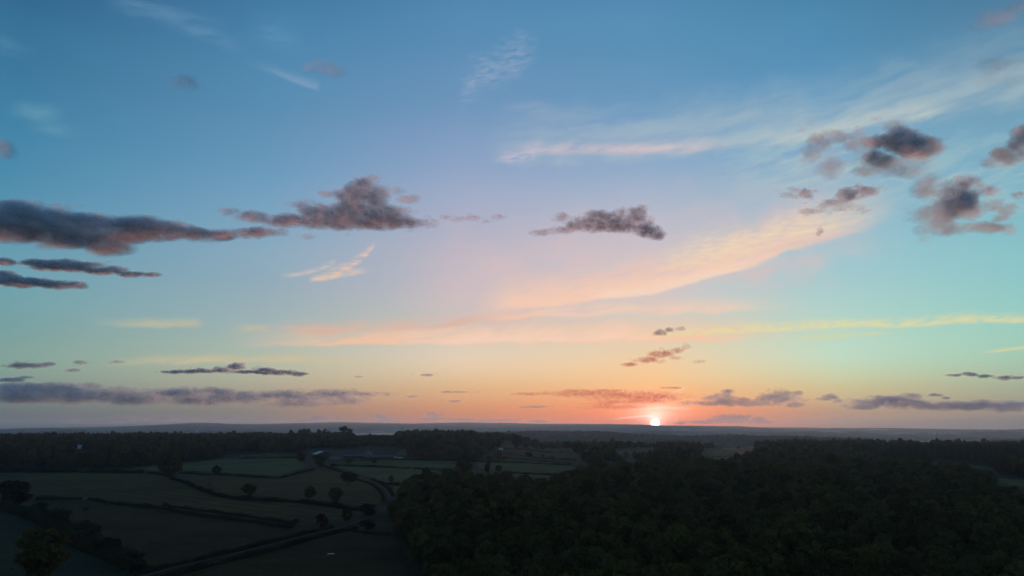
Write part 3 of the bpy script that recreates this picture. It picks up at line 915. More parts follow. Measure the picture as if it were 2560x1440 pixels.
HEDGES = [
    ([(10,1272),(84,1298),(140,1328),(205,1368),(268,1394),(345,1428)], 6.5, 8.5, 'tall wild hedge under the dark row of trees at the left edge'),
    ([(-60,1180),(60,1181),(200,1181),(355,1184)], 5.0, 5.0, 'thick overgrown hedge along the top of the broad meadow'),
    ([(368,1183),(400,1186),(420,1192)], 3.0, 3.2, 'short hedge running to the biggest round tree'),
    ([(448,1184),(470,1184),(493,1186)], 2.6, 3.0, 'short hedge right of the biggest round tree, before a gap'),
    ([(497,1188),(560,1188),(640,1194),(698,1197)], 2.6, 3.0, 'straight dark hedge under the ball shaped bush'),
    ([(700,1196),(725,1190),(750,1183),(785,1174)], 2.2, 2.6, 'hedge slanting up to the dark corner tree'),
    ([(430,1199),(465,1209),(500,1225),(560,1243),(640,1252),(750,1257),(850,1270),(920,1280)], 3.0, 3.4, 'long curving hedge with three round trees on it'),
    ([(90,1249),(150,1249),(205,1248)], 2.8, 2.8, 'hedge from the dark row to the field gate'),
    ([(221,1249),(262,1256),(300,1262),(400,1273),(480,1288),(560,1298),(640,1308),(730,1322)], 2.4, 2.6, 'near side of the long double hedge'),
    ([(408,1266),(470,1274),(530,1282),(610,1293),(680,1302),(735,1312)], 2.0, 2.2, 'far side of the double hedge beyond the grass track'),
    ([(300,1452),(360,1434),(480,1405),(600,1377),(700,1351),(773,1333),(830,1319)], 2.0, 2.6, 'upper hedge of the pale lane'),
    ([(395,1452),(480,1430),(600,1398),(700,1374),(773,1352),(842,1334),(890,1322)], 2.2, 2.8, 'lower hedge of the pale lane'),
    ([(884,1330),(925,1336),(975,1338)], 1.6, 2.2, 'low hedge from the lane end to the wood'),
    ([(988,1252),(980,1236),(970,1222),(955,1211)], 2.2, 2.6, 'hedge on the wood side of the farm track bend'),
    ([(960,1256),(957,1240),(946,1225),(928,1212),(900,1203),(880,1196)], 1.6, 2.0, 'low hedge on the meadow side of the farm track bend'),
    ([(930,1200),(960,1210),(990,1213),(1014,1214)], 2.4, 2.8, 'hedge from the farm track to the tip of the wood'),
    ([(828,1164),(880,1166),(960,1169),(1022,1173)], 2.6, 3.0, 'straight hedge below the farm, up to a gap'),
    ([(1034,1173),(1080,1175),(1130,1177)], 2.6, 3.0, 'continuation of the farm hedge right of the gap'),
    ([(806,1164),(840,1176),(868,1186),(885,1193)], 1.8, 2.2, 'hedge beside the upper farm track'),
    ([(1258,1183),(1320,1186),(1390,1190)], 2.6, 3.0, 'hedge at the foot of the bright green strip field'),
    ([(1170,1154),(1260,1156),(1340,1159),(1425,1164)], 2.0, 2.6, 'thin hedge at the top of the bright green strip field'),
    ([(1262,1147),(1330,1152),(1425,1160)], 2.6, 3.0, 'hedge between the two green strip fields'),
    ([(1258,1135),(1300,1140),(1360,1147),(1440,1151)], 2.0, 2.4, 'far sloping hedge with bushes on it'),
    ([(1255,1122),(1330,1127),(1430,1134)], 2.2, 3.0, 'hedge under the row of separate trees'),
    ([(595,1148),(660,1146),(740,1146)], 2.0, 2.4, 'low hedge under the thin pale field'),
    ([(610,1142),(680,1141),(746,1143)], 1.6, 2.0, 'upper low hedge left of the barn'),
    ([(905,1153),(980,1150),(1060,1150),(1150,1153)], 1.6, 2.2, 'low hedge in front of the farm sheds'),
]
for h_ in HEDGES:
    hedge(*h_)

# ------------------------------------------------------------------ the woods
def inside(px, py, poly):
    P = np.array(poly, float)
    r_ = np.zeros(len(px), bool)
    x0, y0 = P[-1]
    for x1, y1 in P:
        c = (y0 > py) != (y1 > py)
        with np.errstate(divide='ignore', invalid='ignore'):
            xi = (x1 - x0) * (py - y0) / (y1 - y0) + x0
        r_ ^= c & (px < xi)
        x0, y0 = x1, y1
    return r_
def scatter(r0, r1, a0, a1, step):
    xs = np.arange(-r1, r1, step)
    ys = np.arange(0, r1, step)
    X, Y = np.meshgrid(xs, ys)
    X = X + rng.uniform(-0.42, 0.42, X.shape) * step
    Y = Y + rng.uniform(-0.42, 0.42, Y.shape) * step
    X, Y = X.ravel(), Y.ravel()
    r = np.hypot(X, Y)
    a = np.degrees(np.arctan2(X, Y))
    k = (r > r0) & (r < r1) & (a > a0) & (a < a1)
    X, Y = X[k], Y[k]
    Z = height(X, Y)
    px, py, w = project(X, Y, Z)
    return X, Y, Z, px, py, np.hypot(X, Y)
WOOD_R = [(985,1312),(1006,1268),(1020,1248),(1050,1232),(1110,1218),(1200,1222),(1262,1230),(1378,1242),(1402,1224),(1430,1208),(1480,1196),(1560,1188),(1700,1183),
          (1850,1184),(1905,1172),(1960,1152),(2060,1138),(2200,1129),(2600,1127),(3100,1132),(3100,2300),(1150,2300),(1050,1440),(1000,1352)]
CLEAR_R = [[(2318,1150),(2395,1153),(2455,1161),(2492,1169),(2492,1210),(2440,1206),(2380,1198),(2325,1194)], [(2482,1190),(2660,1196),(2660,1296),(2545,1284),(2484,1262)]]
X, Y, Z, px, py, r = scatter(110, 1750, -14, 46, 8.2)
k = inside(px, py, WOOD_R)
X, Y, Z, px, py, r = (q[k] for q in (X, Y, Z, px, py, r))
low = inside(px, py, [(2058,1127),(2126,1131),(2124,1156),(2066,1152)]) | inside(px, py, CLEAR_R[0]) | inside(px, py, CLEAR_R[1])
core_clear = np.zeros(len(X), bool)
for f_ in FIELDS[14:16]:
    core_clear |= inside(px, py, f_[1])
near_clear = low
k = ~near_clear
X, Y, Z, px, py, r = (q[k] for q in (X, Y, Z, px, py, r))
S = 0.86 + 0.20 * vnoise(X, Y, 46.0) + rng.normal(size=len(X)) * 0.17
S = np.clip(S, 0.45, 1.5)
KIND = rng.choice(5, len(X), p=[0.30, 0.26, 0.14, 0.15, 0.15])          # round x3, tall x2
pine = (px > 2230 - 200 * rng.random(len(X)) ** 2) & (r > 1080)
KIND = np.where(pine, 5 + rng.integers(0, 2, len(X)), KIND)
tx, ty, _ = project(X, Y, Z + 13 * S)
inframe = (tx > -10) & (tx < PW + 10) & (ty < PH + 6)
order = np.argsort(np.where(inframe, r, 1e9))
singles = np.zeros(len(X), bool)
singles[order[:225]] = True
KL = [('round', 0), ('round', 1), ('round', 2), ('tall', 0), ('tall', 1), ('conifer', 0), ('conifer', 1)]
for i in np.nonzero(singles)[0]:
    kd, vr = KL[KIND[i]]
    tall_ = kd == 'tall'
    big = S[i] > 1.0
    wx, wy = float(tx[i]), float(ty[i])
    side = 'by the field edge' if wx < 1180 else 'left of the sun' if wx < 1520 else 'straight below the sun' if wx < 1760 else 'right of the sun' if wx < 2150 else 'near the right edge'
    rank = 'front rank' if wy > 1395 else 'second rank' if wy > 1350 else 'third rank' if wy > 1310 else 'back rank'
    lb = ('tall oval' if tall_ else 'broad round') + ' crown ' + ('standing proud' if big else 'sunk low') + ' in the near wood, ' + side + ', ' + rank
    tree('woodland_tree', kd, vr, float(X[i]), float(Y[i]), float(S[i]), lb, 'tree', 'trees in the nearest part of the wood')

# a wood too large to count: points that carry the same crowns
def scatter_group(name, pairs):
    ng = bpy.data.node_groups.new(name, 'GeometryNodeTree')
    ng.interface.new_socket(name='Geometry', in_out='INPUT', socket_type='NodeSocketGeometry')
    ng.interface.new_socket(name='Geometry', in_out='OUTPUT', socket_type='NodeSocketGeometry')
    n, l = ng.nodes, ng.links
    gi, go = n.new('NodeGroupInput'), n.new('NodeGroupOutput')
    iop = n.new('GeometryNodeInstanceOnPoints')
    iop.inputs['Pick Instance'].default_value = True
    j = n.new('GeometryNodeJoinGeometry')
    for kv in pairs[::-1]:
        oi = n.new('GeometryNodeObjectInfo')
        oi.inputs['Object'].default_value = SOURCE[kv]
        oi.inputs['As Instance'].default_value = True
        l.new(oi.outputs['Geometry'], j.inputs[0])
    def attr(nm, typ):
        a = n.new('GeometryNodeInputNamedAttribute')
        a.data_type = typ
        a.inputs['Name'].default_value = nm
        return a.outputs[0]
    l.new(gi.outputs[0], iop.inputs['Points'])
    l.new(j.outputs[0], iop.inputs['Instance'])
    l.new(attr('pick', 'INT'), iop.inputs['Instance Index'])
    l.new(attr('size', 'FLOAT_VECTOR'), iop.inputs['Scale'])
    l.new(attr('turn', 'FLOAT_VECTOR'), iop.inputs['Rotation'])
    l.new(iop.outputs[0], go.inputs[0])
    return ng
for kv in KL + [('broad', 0)]:
    if kv not in SOURCE:
        raise RuntimeError('no tree of kind %s %d' % kv)
NG = scatter_group('crowns_on_points', KL)
def wood(name, label, X, Y, Z, S, pick, sx=1.0, sink=0.0):
    me = bpy.data.meshes.new(name)
    n = len(X)
    me.vertices.add(n)
    me.vertices.foreach_set('co', np.stack([X, Y, Z - sink], -1).astype(np.float32).ravel())
    a = me.attributes.new('pick', 'INT', 'POINT'); a.data.foreach_set('value', np.asarray(pick, np.int32))
    a = me.attributes.new('size', 'FLOAT_VECTOR', 'POINT'); a.data.foreach_set('vector', np.stack([S * sx, S * sx, S], -1).astype(np.float32).ravel())
    a = me.attributes.new('turn', 'FLOAT_VECTOR', 'POINT'); a.data.foreach_set('vector', np.stack([0 * S, 0 * S, rng.uniform(0, 6.28, n)], -1).astype(np.float32).ravel())
    o = link(name, me)
    md = o.modifiers.new('crowns', 'NODES')
    md.node_group = NG
    return tag(o, label, None, None, 'stuff')
q = ~singles & ~pine
wood('woodland', 'dense dark broadleaf wood filling the slope', X[q], Y[q], Z[q], S[q], KIND[q])
q = ~singles & pine
wood('plantation', 'dark conifer plantation with a spiky top edge below the right hills', X[q], Y[q], Z[q], S[q] * 0.92, KIND[q], 1.25)

WOOD_L = [(-900,1172),(120,1172),(350,1168),(400,1160),(480,1153),(560,1146),(600,1137),(750,1133),(780,1120),(860,1121),(960,1117),(1005,1118),(1040,1142),(1060,1152),(1190,1152),
          (1215,1140),(1232,1122),(1255,1112),(1262,1060),(-900,1040)]
CLEAR_L = [[(182,1126),(250,1124),(250,1156),(182,1156)], [(556,1132),(750,1130),(750,1160),(556,1160)], [(28,1146),(80,1146),(80,1160),(28,1160)], [(392,1130),(412,1130),(412,1150),(392,1150)],
           [(1122,1106),(1142,1106),(1142,1130),(1122,1130)], [(188,1104),(206,1104),(206,1126),(188,1126)]]
X, Y, Z, px, py, r = scatter(820, 2350, -46, 2, 10.0)
k = inside(px, py, WOOD_L)
for c_ in CLEAR_L:
    k &= ~(inside(px, py, c_) & (r < 1900))
thin = vnoise(X + 500, Y, 120.0) + 0.5 * vnoise(X, Y, 47.0)
k &= (thin > -0.75) | (r > 1700)
dip = (px > 884) & (px < 992) & (r > 1350)
X, Y, Z, px, py, r, dip = (q[k] for q in (X, Y, Z, px, py, r, dip))
S = 0.92 + 0.22 * vnoise(X, Y, 70.0) + rng.normal(size=len(X)) * 0.15
S = np.where((px > 992) & (px < 1190) & (r > 1150), S * 1.28, S)
S = np.where(dip, S * 0.55, S)
S = np.clip(S, 0.4, 1.7)
P_ = rng.choice(7, len(X), p=[0.30, 0.25, 0.2, 0.1, 0.09, 0.03, 0.03])
knoll = px > 985
wood('ridge_woodland', 'dark wooded ridge beyond the fields with an uneven skyline', X[~knoll], Y[~knoll], Z[~knoll], S[~knoll], P_[~knoll])
wood('knoll_woodland', 'dark wooded knoll round the white house', X[knoll], Y[knoll], Z[knoll], S[knoll], P_[knoll])

# copses and hedgerow trees of the plain edge and the vale
X, Y, Z, px, py, r = scatter(1450, 3300, -4, 38, 15.0)
nn_ = vnoise(X, Y, 150.0) + 0.8 * vnoise(X + 300, Y + 100, 60.0)
k = (((nn_ > 0.25) | ((px > 1480) & (nn_ > -0.25))) & ~(inside(px, py, [(1250,1100),(1500,1100),(1500,1150),(1250,1150)]) & (r < 1900)))
X2, Y2, Z2, px2, py2, r2 = scatter(900, 1800, 3, 24, 11.0)
n2_ = vnoise(X2, Y2, 110.0) + 0.7 * vnoise(X2 + 300, Y2 + 100, 45.0)
k2 = inside(px2, py2, [(1505,1118),(1900,1112),(1965,1148),(1905,1170),(1850,1182),(1700,1181),(1500,1190),(1462,1160)]) & (n2_ > 0.12)
for f_ in FIELDS[16:20]:
    P_f = [(q[0], q[1] + (16 if n_ >= 2 else -3)) for n_, q in enumerate(f_[1])]
    k2 &= ~inside(px2, py2, P_f)
    k &= ~inside(px, py, P_f)
X, Y, Z = np.concatenate([X[k], X2[k2]]), np.concatenate([Y[k], Y2[k2]]), np.concatenate([Z[k], Z2[k2]])
k = np.ones(len(X), bool)
wood('copses', 'scattered copses on the edge of the plain', X[k], Y[k], Z[k], np.clip(0.95 + rng.normal(size=k.sum()) * 0.2, .5, 1.5), rng.integers(0, 5, k.sum()))
X, Y, Z, px, py, r = scatter(2700, 12200, -41, 41, 36.0)
nn_ = vnoise(X, Y, 420.0) + 0.7 * vnoise(X + 300, Y + 100, 170.0)
row = (np.abs(np.sin(X / 210.0 + 0.8 * np.sin(Y / 500.0))) < 0.10) | (np.abs(np.sin(Y / 260.0 + 0.7 * np.sin(X / 430.0))) < 0.12)
riv = inside(px, py, [(2180,1101.5),(2480,1103),(2480,1112),(2180,1110)]) | inside(px, py, [(840,1080),(1030,1080),(1030,1089),(840,1089)])
k = ((nn_ > 0.55) | (row & (rng.random(len(X)) < 0.7))) & ~riv
wood('vale_woodland', 'hazy lines of trees and copses across the vale', X[k], Y[k], Z[k], np.clip(1.0 + rng.normal(size=k.sum()) * 0.25, .5, 1.6), rng.integers(0, 5, k.sum()), 1.5)
X, Y, Z, px, py, r = scatter(4300, 5700, -6, 41, 24.0)
k = (np.abs(r - 4950 + 150 * vnoise(X, Y, 900.0)) < 420) & (vnoise(X, Y, 600.0) > -0.45) & ~riv[:1].any() & ~inside(px, py, [(2180,1095),(2480,1095),(2480,1112),(2180,1112)])
wood('far_ridge_woodland', 'hazy wooded ridge in the middle of the vale', X[k], Y[k], Z[k], np.clip(1.0 + 0.3 * vnoise(X[k], Y[k], 130.0) + rng.normal(size=k.sum()) * 0.2, .5, 1.7), rng.integers(0, 5, k.sum()), 1.3)

# ------------------------------------------------------------------ buildings and small things
M_PALE = plain('pale_and_skylit_sheet_roof', (0.46, 0.45, 0.40), 0.7, 0.25, vary=0.12, scale=0.4)  # pale sheeting; on the barn it stands for sky light on one slope
M_SLATE = plain('grey_sheet_roof', (0.085, 0.080, 0.090), 0.8, 0.2, vary=0.2, scale=0.4)
M_STONE = plain('dull_stone_wall', (0.20, 0.18, 0.155), 0.9, 0.1, vary=0.3, scale=0.8)
M_BOARD = plain('dark_timber_boarding', (0.055, 0.047, 0.042), 0.9, 0.1, vary=0.3, scale=1.2)
M_BRICK = plain('red_brick_wall', (0.10, 0.048, 0.038), 0.9, 0.1, vary=0.3, scale=1.2)
M_TILE = plain('red_clay_tiles', (0.085, 0.036, 0.030), 0.85, 0.15, vary=0.3, scale=1.0)
M_WHITE = plain('white_render', (0.72, 0.72, 0.70), 0.85, 0.2, vary=0.06)
M_GLASS = plain('window_glass', (0.03, 0.035, 0.04), 0.15, 0.5, vary=0.1)
M_DOOR = plain('dark_painted_door', (0.04, 0.045, 0.05), 0.6, 0.3)
M_ZINC = plain('galvanised_steel', (0.22, 0.23, 0.24), 0.55, 0.5, 0.4)
M_WOOD = plain('weathered_gate_timber', (0.24, 0.21, 0.18), 0.9, 0.1)

def gable(name, px, py, rz, wid, dep, eave, rise, wall, roof, label, cat, group=None, chimney=False, windows=(), door=None, lit_left_roof=None):
    """a building with a pitched roof; the ridge runs along its local y, the gable end faces local -y"""
    g_ = ground(px, py)
    o = empty(name, g_, rz)
    tag(o, label, cat, group)
    w2, d2 = wid / 2, dep / 2
    m = MB()
    m.poly([(-w2,-d2,-1),(w2,-d2,-1),(w2,-d2,eave),(0,-d2,eave+rise),(-w2,-d2,eave),(-w2,d2,-1),(w2,d2,-1),(w2,d2,eave),(0,d2,eave+rise),(-w2,d2,eave)],
           [(0,1,2,3,4),(9,8,7,6,5),(0,4,9,5),(1,6,7,2)])
    m.build('wall', wall, o)
    sl = math.hypot(w2, rise)
    nx, nz = rise / sl, w2 / sl
    for s in (-1, 1):
        r = MB()
        e = 0.5
        x1, z1 = s * (w2 + e * nz), eave - e * nx
        off, th = 0.03, 0.14
        A = [(s*nx*off, 0, eave+rise+nz*off), (x1+s*nx*off, 0, z1+nz*off)]
        B = [(A[0][0]+s*nx*th*0, 0, A[0][2]+th), (A[1][0]+s*nx*th, 0, A[1][2]+nz*th)]
        P = []
        for yy in (-d2 - 0.4, d2 + 0.4):
            P += [(A[0][0], yy, A[0][2]), (A[1][0], yy, A[1][2]), (B[1][0], yy, B[1][2]), (B[0][0], yy, B[0][2])]
        fs = [(0,1,2,3),(7,6,5,4),(0,4,5,1),(1,5,6,2),(2,6,7,3),(3,7,4,0)]
        if s > 0: fs = [f[::-1] for f in fs]
        r.poly(P, fs)
        r.build('roof_slope', (lit_left_roof or roof) if s < 0 else roof, o)
    if chimney:
        c = MB()
        c.box(-0.4, 0.4, d2 - 1.2, d2 - 0.4, eave + rise * 0.6, eave + rise + 1.3)
        co = c.build('chimney', wall, o)
        p = MB()
        for q in (-0.17, 0.17):
            p.tube((q, d2 - 0.8, eave + rise + 1.3), (q, d2 - 0.8, eave + rise + 1.75), 0.12, 0.10, 8)
        p.build('chimney_pot', M_TILE, co)
    for (wx, wz, ww, wh) in windows:
        f = MB()
        f.box(wx - ww/2, wx + ww/2, -d2 - 0.06, -d2 + 0.02, wz - wh/2, wz + wh/2)
        fo = f.build('window', M_WHITE, o)
        gl = MB()
        for s in (-1, 1):
            gl.box(wx + s*ww*0.24 - ww*0.19, wx + s*ww*0.24 + ww*0.19, -d2 - 0.075, -d2 - 0.05, wz - wh*0.4, wz + wh*0.4)
        gl.build('pane', M_GLASS, fo)
    if door:
        dx, dw, dh = door
        q = MB()
        q.box(dx - dw/2, dx + dw/2, -d2 - 0.07, -d2 + 0.02, -0.3, dh)
        q.build('door', M_DOOR, o)
    return o
def facing(px, py, turn):
    g_ = ground(px, py)
    return -math.atan2(g_.x, g_.y) + turn
G_FARM = 'farm buildings in front of the ridge'
gable('barn', 804, 1143, facing(804, 1143, R(15)), 25, 26, 5.2, 4.6, M_BOARD, M_SLATE, 'large barn with one roof slope coloured pale for sky light', 'barn', G_FARM, door=(0, 5, 4.4), lit_left_roof=M_PALE)  # the sky's brightness on the left slope is put into its pale colour
gable('farm_shed', 893, 1145, facing(893, 1145, R(86)), 14, 42, 3.6, 2.4, M_BOARD, M_SLATE, 'long low grey roofed shed next to the barn', 'shed', G_FARM)
gable('farm_shed', 948, 1147, facing(948, 1147, R(94)), 14, 46, 3.4, 2.6, M_BOARD, M_SLATE, 'longest grey roofed shed, further from the barn', 'shed', G_FARM)
gable('farm_shed', 838, 1148, facing(838, 1148, R(80)), 9, 18, 3.0, 1.8, M_STONE, M_SLATE, 'small stone shed at the foot of the barn', 'shed', G_FARM)
gable('farmhouse', 922, 1139, facing(922, 1139, R(15)), 8, 9, 5.6, 3.4, M_STONE, M_SLATE, 'grey farmhouse standing behind the long sheds', 'house', G_FARM, True, [(-2,1.6,1.1,1.3),(2,1.6,1.1,1.3),(-2,4.4,1.1,1.3),(2,4.4,1.1,1.3)], (0,1.0,2.0))
gable('farm_shed', 986, 1146, facing(986, 1146, R(80)), 3.4, 9, 2.0, 0.8, M_STONE, M_PALE, 'low pale roofed shed at the end of the farm', 'shed', G_FARM)
gable('farm_shed', 1001, 1147, facing(1001, 1147, R(100)), 3.0, 7, 1.8, 0.7, M_STONE, M_PALE, 'smallest pale roofed shed past the end of the farm', 'shed', G_FARM)
gable('cottage', 985, 1266, facing(985, 1266, R(28)), 7.5, 10, 3.6, 3.0, M_BRICK, M_TILE, 'red brick cottage half hidden at the corner of the wood', 'cottage', None, True, [(-1.9,1.5,1.1,1.2),(1.9,1.5,1.1,1.2)], (0,1.0,2.0))
gable('house', 1132, 1116, facing(1132, 1116, R(12)), 9, 10, 5.6, 3.0, M_WHITE, M_SLATE, 'white house glimpsed among the knoll trees', 'house', None, True, [(-2.4,1.6,1.2,1.4),(2.4,1.6,1.2,1.4),(-2.4,4.4,1.2,1.4),(2.4,4.4,1.2,1.4)], (0,1.1,2.1))
gable('bungalow', 402, 1142, facing(402, 1142, R(85)), 6, 11, 2.8, 1.4, M_WHITE, M_PALE, 'low white building at the wood edge behind the biggest round tree', 'bungalow')
gable('house', 195, 1122, facing(195, 1122, R(70)), 7, 12, 4.6, 2.4, M_WHITE, M_PALE, 'pale house above the small bright field', 'house')
gable('house', 1252, 1125, facing(1252, 1125, R(75)), 5, 8, 2.8, 1.4, M_WHITE, M_PALE, 'tiny pale building at the foot of the knoll', 'house')
gable('white_building', 800, 1074, facing(800, 1074, R(88)), 24, 74, 13, 5, M_WHITE, M_PALE, 'speck of a white building on the hills above the ridge conifers', 'building')
gable('white_building', 488, 1079.5, facing(488, 1079.5, R(88)), 20, 88, 8, 4, M_WHITE, M_PALE, 'speck of a white building beside the wind turbine', 'building')

# water trough
tg = ground(827, 1388)
tr = empty('water_trough', tg, -math.atan2(tg.x, tg.y))
tag(tr, 'long water trough catching the light in the dark pasture', 'trough')
L2, W2, H2 = 1.55, 0.5, 0.75
m = MB()
m.box(-L2, L2, -W2, -W2 + 0.05, 0.06, H2); m.box(-L2, L2, W2 - 0.05, W2, 0.06, H2)
m.box(-L2, -L2 + 0.05, -W2 + 0.05, W2 - 0.05, 0.06, H2); m.box(L2 - 0.05, L2, -W2 + 0.05, W2 - 0.05, 0.06, H2)
m.box(-L2 + 0.05, L2 - 0.05, -W2 + 0.05, W2 - 0.05, 0.06, 0.12)
m.build('basin', M_ZINC, tr)
for sx in (-1, 1):
    f = MB()
    f.box(sx * 1.2 - 0.08, sx * 1.2 + 0.08, -W2 - 0.05, W2 + 0.05, -0.3, 0.06)
    f.build('foot', M_STONE, tr)
w_ = MB()
w_.poly([(-L2 + .05, -W2 + .05, H2 - .04), (L2 - .05, -W2 + .05, H2 - .04), (L2 - .05, W2 - .05, H2 - .04), (-L2 + .05, W2 - .05, H2 - .04)], [(0, 1, 2, 3)])
M_POOL, t, out = material('still_water')
principled(t, out, (0.01, 0.012, 0.012), 0.03, 0.9)
w_.build('water', M_POOL, tr)

# field gate in the gap of the double hedge
ga, gb = ground(206, 1248.5), ground(220, 1249)
gt = empty('field_gate', ga, math.atan2(gb.y - ga.y, gb.x - ga.x))
tag(gt, 'pale timber field gate in the hedge gap', 'gate')
gl_ = (gb - ga).length
for x_ in (0.0, gl_):
    m = MB(); m.box(x_ - 0.1, x_ + 0.1, -0.1, 0.1, -0.4, 1.4); m.build('post', M_WOOD, gt)
for zz in (0.25, 0.5, 0.75, 1.0, 1.22):
    m = MB(); m.box(0.11, gl_ - 0.11, -0.03, 0.03, zz - 0.05, zz + 0.05); m.build('rail', M_WOOD, gt)

# wind turbine far off in the vale
d_ = pdir(475, 1072)
tw = Vector((d_.x * 6300, d_.y * 6300, 0)); tw.z = hz(tw.x, tw.y)
hub = CAM_Z + d_.z / math.hypot(d_.x, d_.y) * math.hypot(tw.x, tw.y) - tw.z
M_TURB = plain('grey_turbine_paint', (0.16, 0.165, 0.17), 0.6, 0.3, vary=0.05)
wtb = empty('wind_turbine', tw, -math.atan2(tw.x, tw.y))
tag(wtb, 'three bladed wind turbine far off below the hills', 'wind turbine')
m = MB(); m.tube((0, 0, -2), (0, 0, hub), 3.4, 2.0, 12); m.build('tower', M_TURB, wtb)
m = MB(); m.box(-2, 2, -5, 6, hub - 1.8, hub + 2.2); m.build('nacelle', M_TURB, wtb)
m = MB(); m.tube((0, -7.5, hub), (0, -5, hub), 0.8, 1.9, 10); m.build('hub', M_TURB, wtb)
for a_ in (90, 210, 330):
    e_ = Vector((math.cos(R(a_ + 62)), 0, math.sin(R(a_ + 62))))
    m = MB(); m.tube(Vector((0, -6.2, hub)) + e_ * 1.0, Vector((0, -6.2, hub)) + e_ * 10, 1.2, 2.6, 6); m.tube(Vector((0, -6.2, hub)) + e_ * 10, Vector((0, -6.2, hub)) + e_ * 42, 2.6, 0.9, 6)
    m.build('blade', M_TURB, wtb)

# ------------------------------------------------------------------ clouds
M_CLOUD, t, out = material('cloud_droplets')
lw = t.new('ShaderNodeLayerWeight')
lw.inputs['Blend'].default_value = 0.5
g = t.new('ShaderNodeNewGeometry')
tcn = t.new('ShaderNodeTexCoord')
at = t.new('ShaderNodeAttribute', attribute_name='thick')
cosv = t.sub(1.0, lw.outputs['Facing'])
n = t.noise(tcn.outputs['Object'], 1.3, 4, 0.55)
n2 = t.smooth(n, 0.30, 0.66, 0.35, 1.0)
al = t.mul(t.mul(t.math('POWER', t.maprange(cosv, 0.18, 1.0), 1.4), n2), at.outputs['Fac'])
al = t.mul(al, t.sub(1.0, g.outputs['Backfacing']))
df = t.new('ShaderNodeBsdfDiffuse')
df.inputs['Color'].default_value = (0.80, 0.93, 1.0, 1)
trl = t.new('ShaderNodeBsdfTranslucent')
trl.inputs['Color'].default_value = (0.84, 0.92, 1.0, 1)
m1 = t.new('ShaderNodeMixShader'); m1.inputs[0].default_value = 0.62
t.link(df.outputs[0], m1.inputs[1]); t.link(trl.outputs[0], m1.inputs[2])
tp = t.new('ShaderNodeBsdfTransparent')
m2 = t.new('ShaderNodeMixShader')
t.link(al, m2.inputs[0]); t.link(tp.outputs[0], m2.inputs[1]); t.link(m1.outputs[0], m2.inputs[2])
ab = t.new('ShaderNodeAttribute', attribute_name='body')
va = t.new('ShaderNodeVectorMath', operation='SCALE'); t.link(ab.outputs['Vector'], va.inputs[0]); va.inputs['Scale'].default_value = 0.78
vb = t.new('ShaderNodeVectorMath', operation='SCALE'); t.link(g.outputs['Normal'], vb.inputs[0]); vb.inputs['Scale'].default_value = 0.30
vs = t.new('ShaderNodeVectorMath', operation='ADD'); t.link(va.outputs[0], vs.inputs[0]); t.link(vb.outputs[0], vs.inputs[1])
vn = t.new('ShaderNodeVectorMath', operation='NORMALIZE'); t.link(vs.outputs[0], vn.inputs[0])
t.link(vn.outputs[0], df.inputs['Normal']); t.link(vn.outputs[0], trl.inputs['Normal'])
t.link(m2.outputs[0], out.inputs['Surface'])

M_RED, t, out = material('thin_reddened_cloud')
lw = t.new('ShaderNodeLayerWeight')
lw.inputs['Blend'].default_value = 0.5
g = t.new('ShaderNodeNewGeometry')
tcn = t.new('ShaderNodeTexCoord')
at = t.new('ShaderNodeAttribute', attribute_name='thick')
cosv = t.sub(1.0, lw.outputs['Facing'])
n2 = t.smooth(t.noise(tcn.outputs['Object'], 1.5, 5, 0.62), 0.30, 0.66, 0.3, 1.0)
al = t.mul(t.mul(t.math('POWER', t.maprange(cosv, 0.18, 1.0), 1.4), n2), at.outputs['Fac'])
al = t.mul(al, t.sub(1.0, g.outputs['Backfacing']))
tp = t.new('ShaderNodeBsdfTransparent')
t.link(t.mix(al, (1.0, 1.0, 1.0), (0.93, 0.70, 0.66)), tp.inputs['Color'])
df = t.new('ShaderNodeBsdfDiffuse'); df.inputs['Color'].default_value = (0.84, 0.80, 0.84, 1)
trl = t.new('ShaderNodeBsdfTranslucent'); trl.inputs['Color'].default_value = (0.84, 0.80, 0.84, 1)
m1 = t.new('ShaderNodeMixShader'); m1.inputs[0].default_value = 0.5
t.link(df.outputs[0], m1.inputs[1]); t.link(trl.outputs[0], m1.inputs[2])
m2 = t.new('ShaderNodeMixShader')
t.link(t.mul(al, 0.22), m2.inputs[0]); t.link(tp.outputs[0], m2.inputs[1]); t.link(m1.outputs[0], m2.inputs[2])
t.link(m2.outputs[0], out.inputs['Surface'])

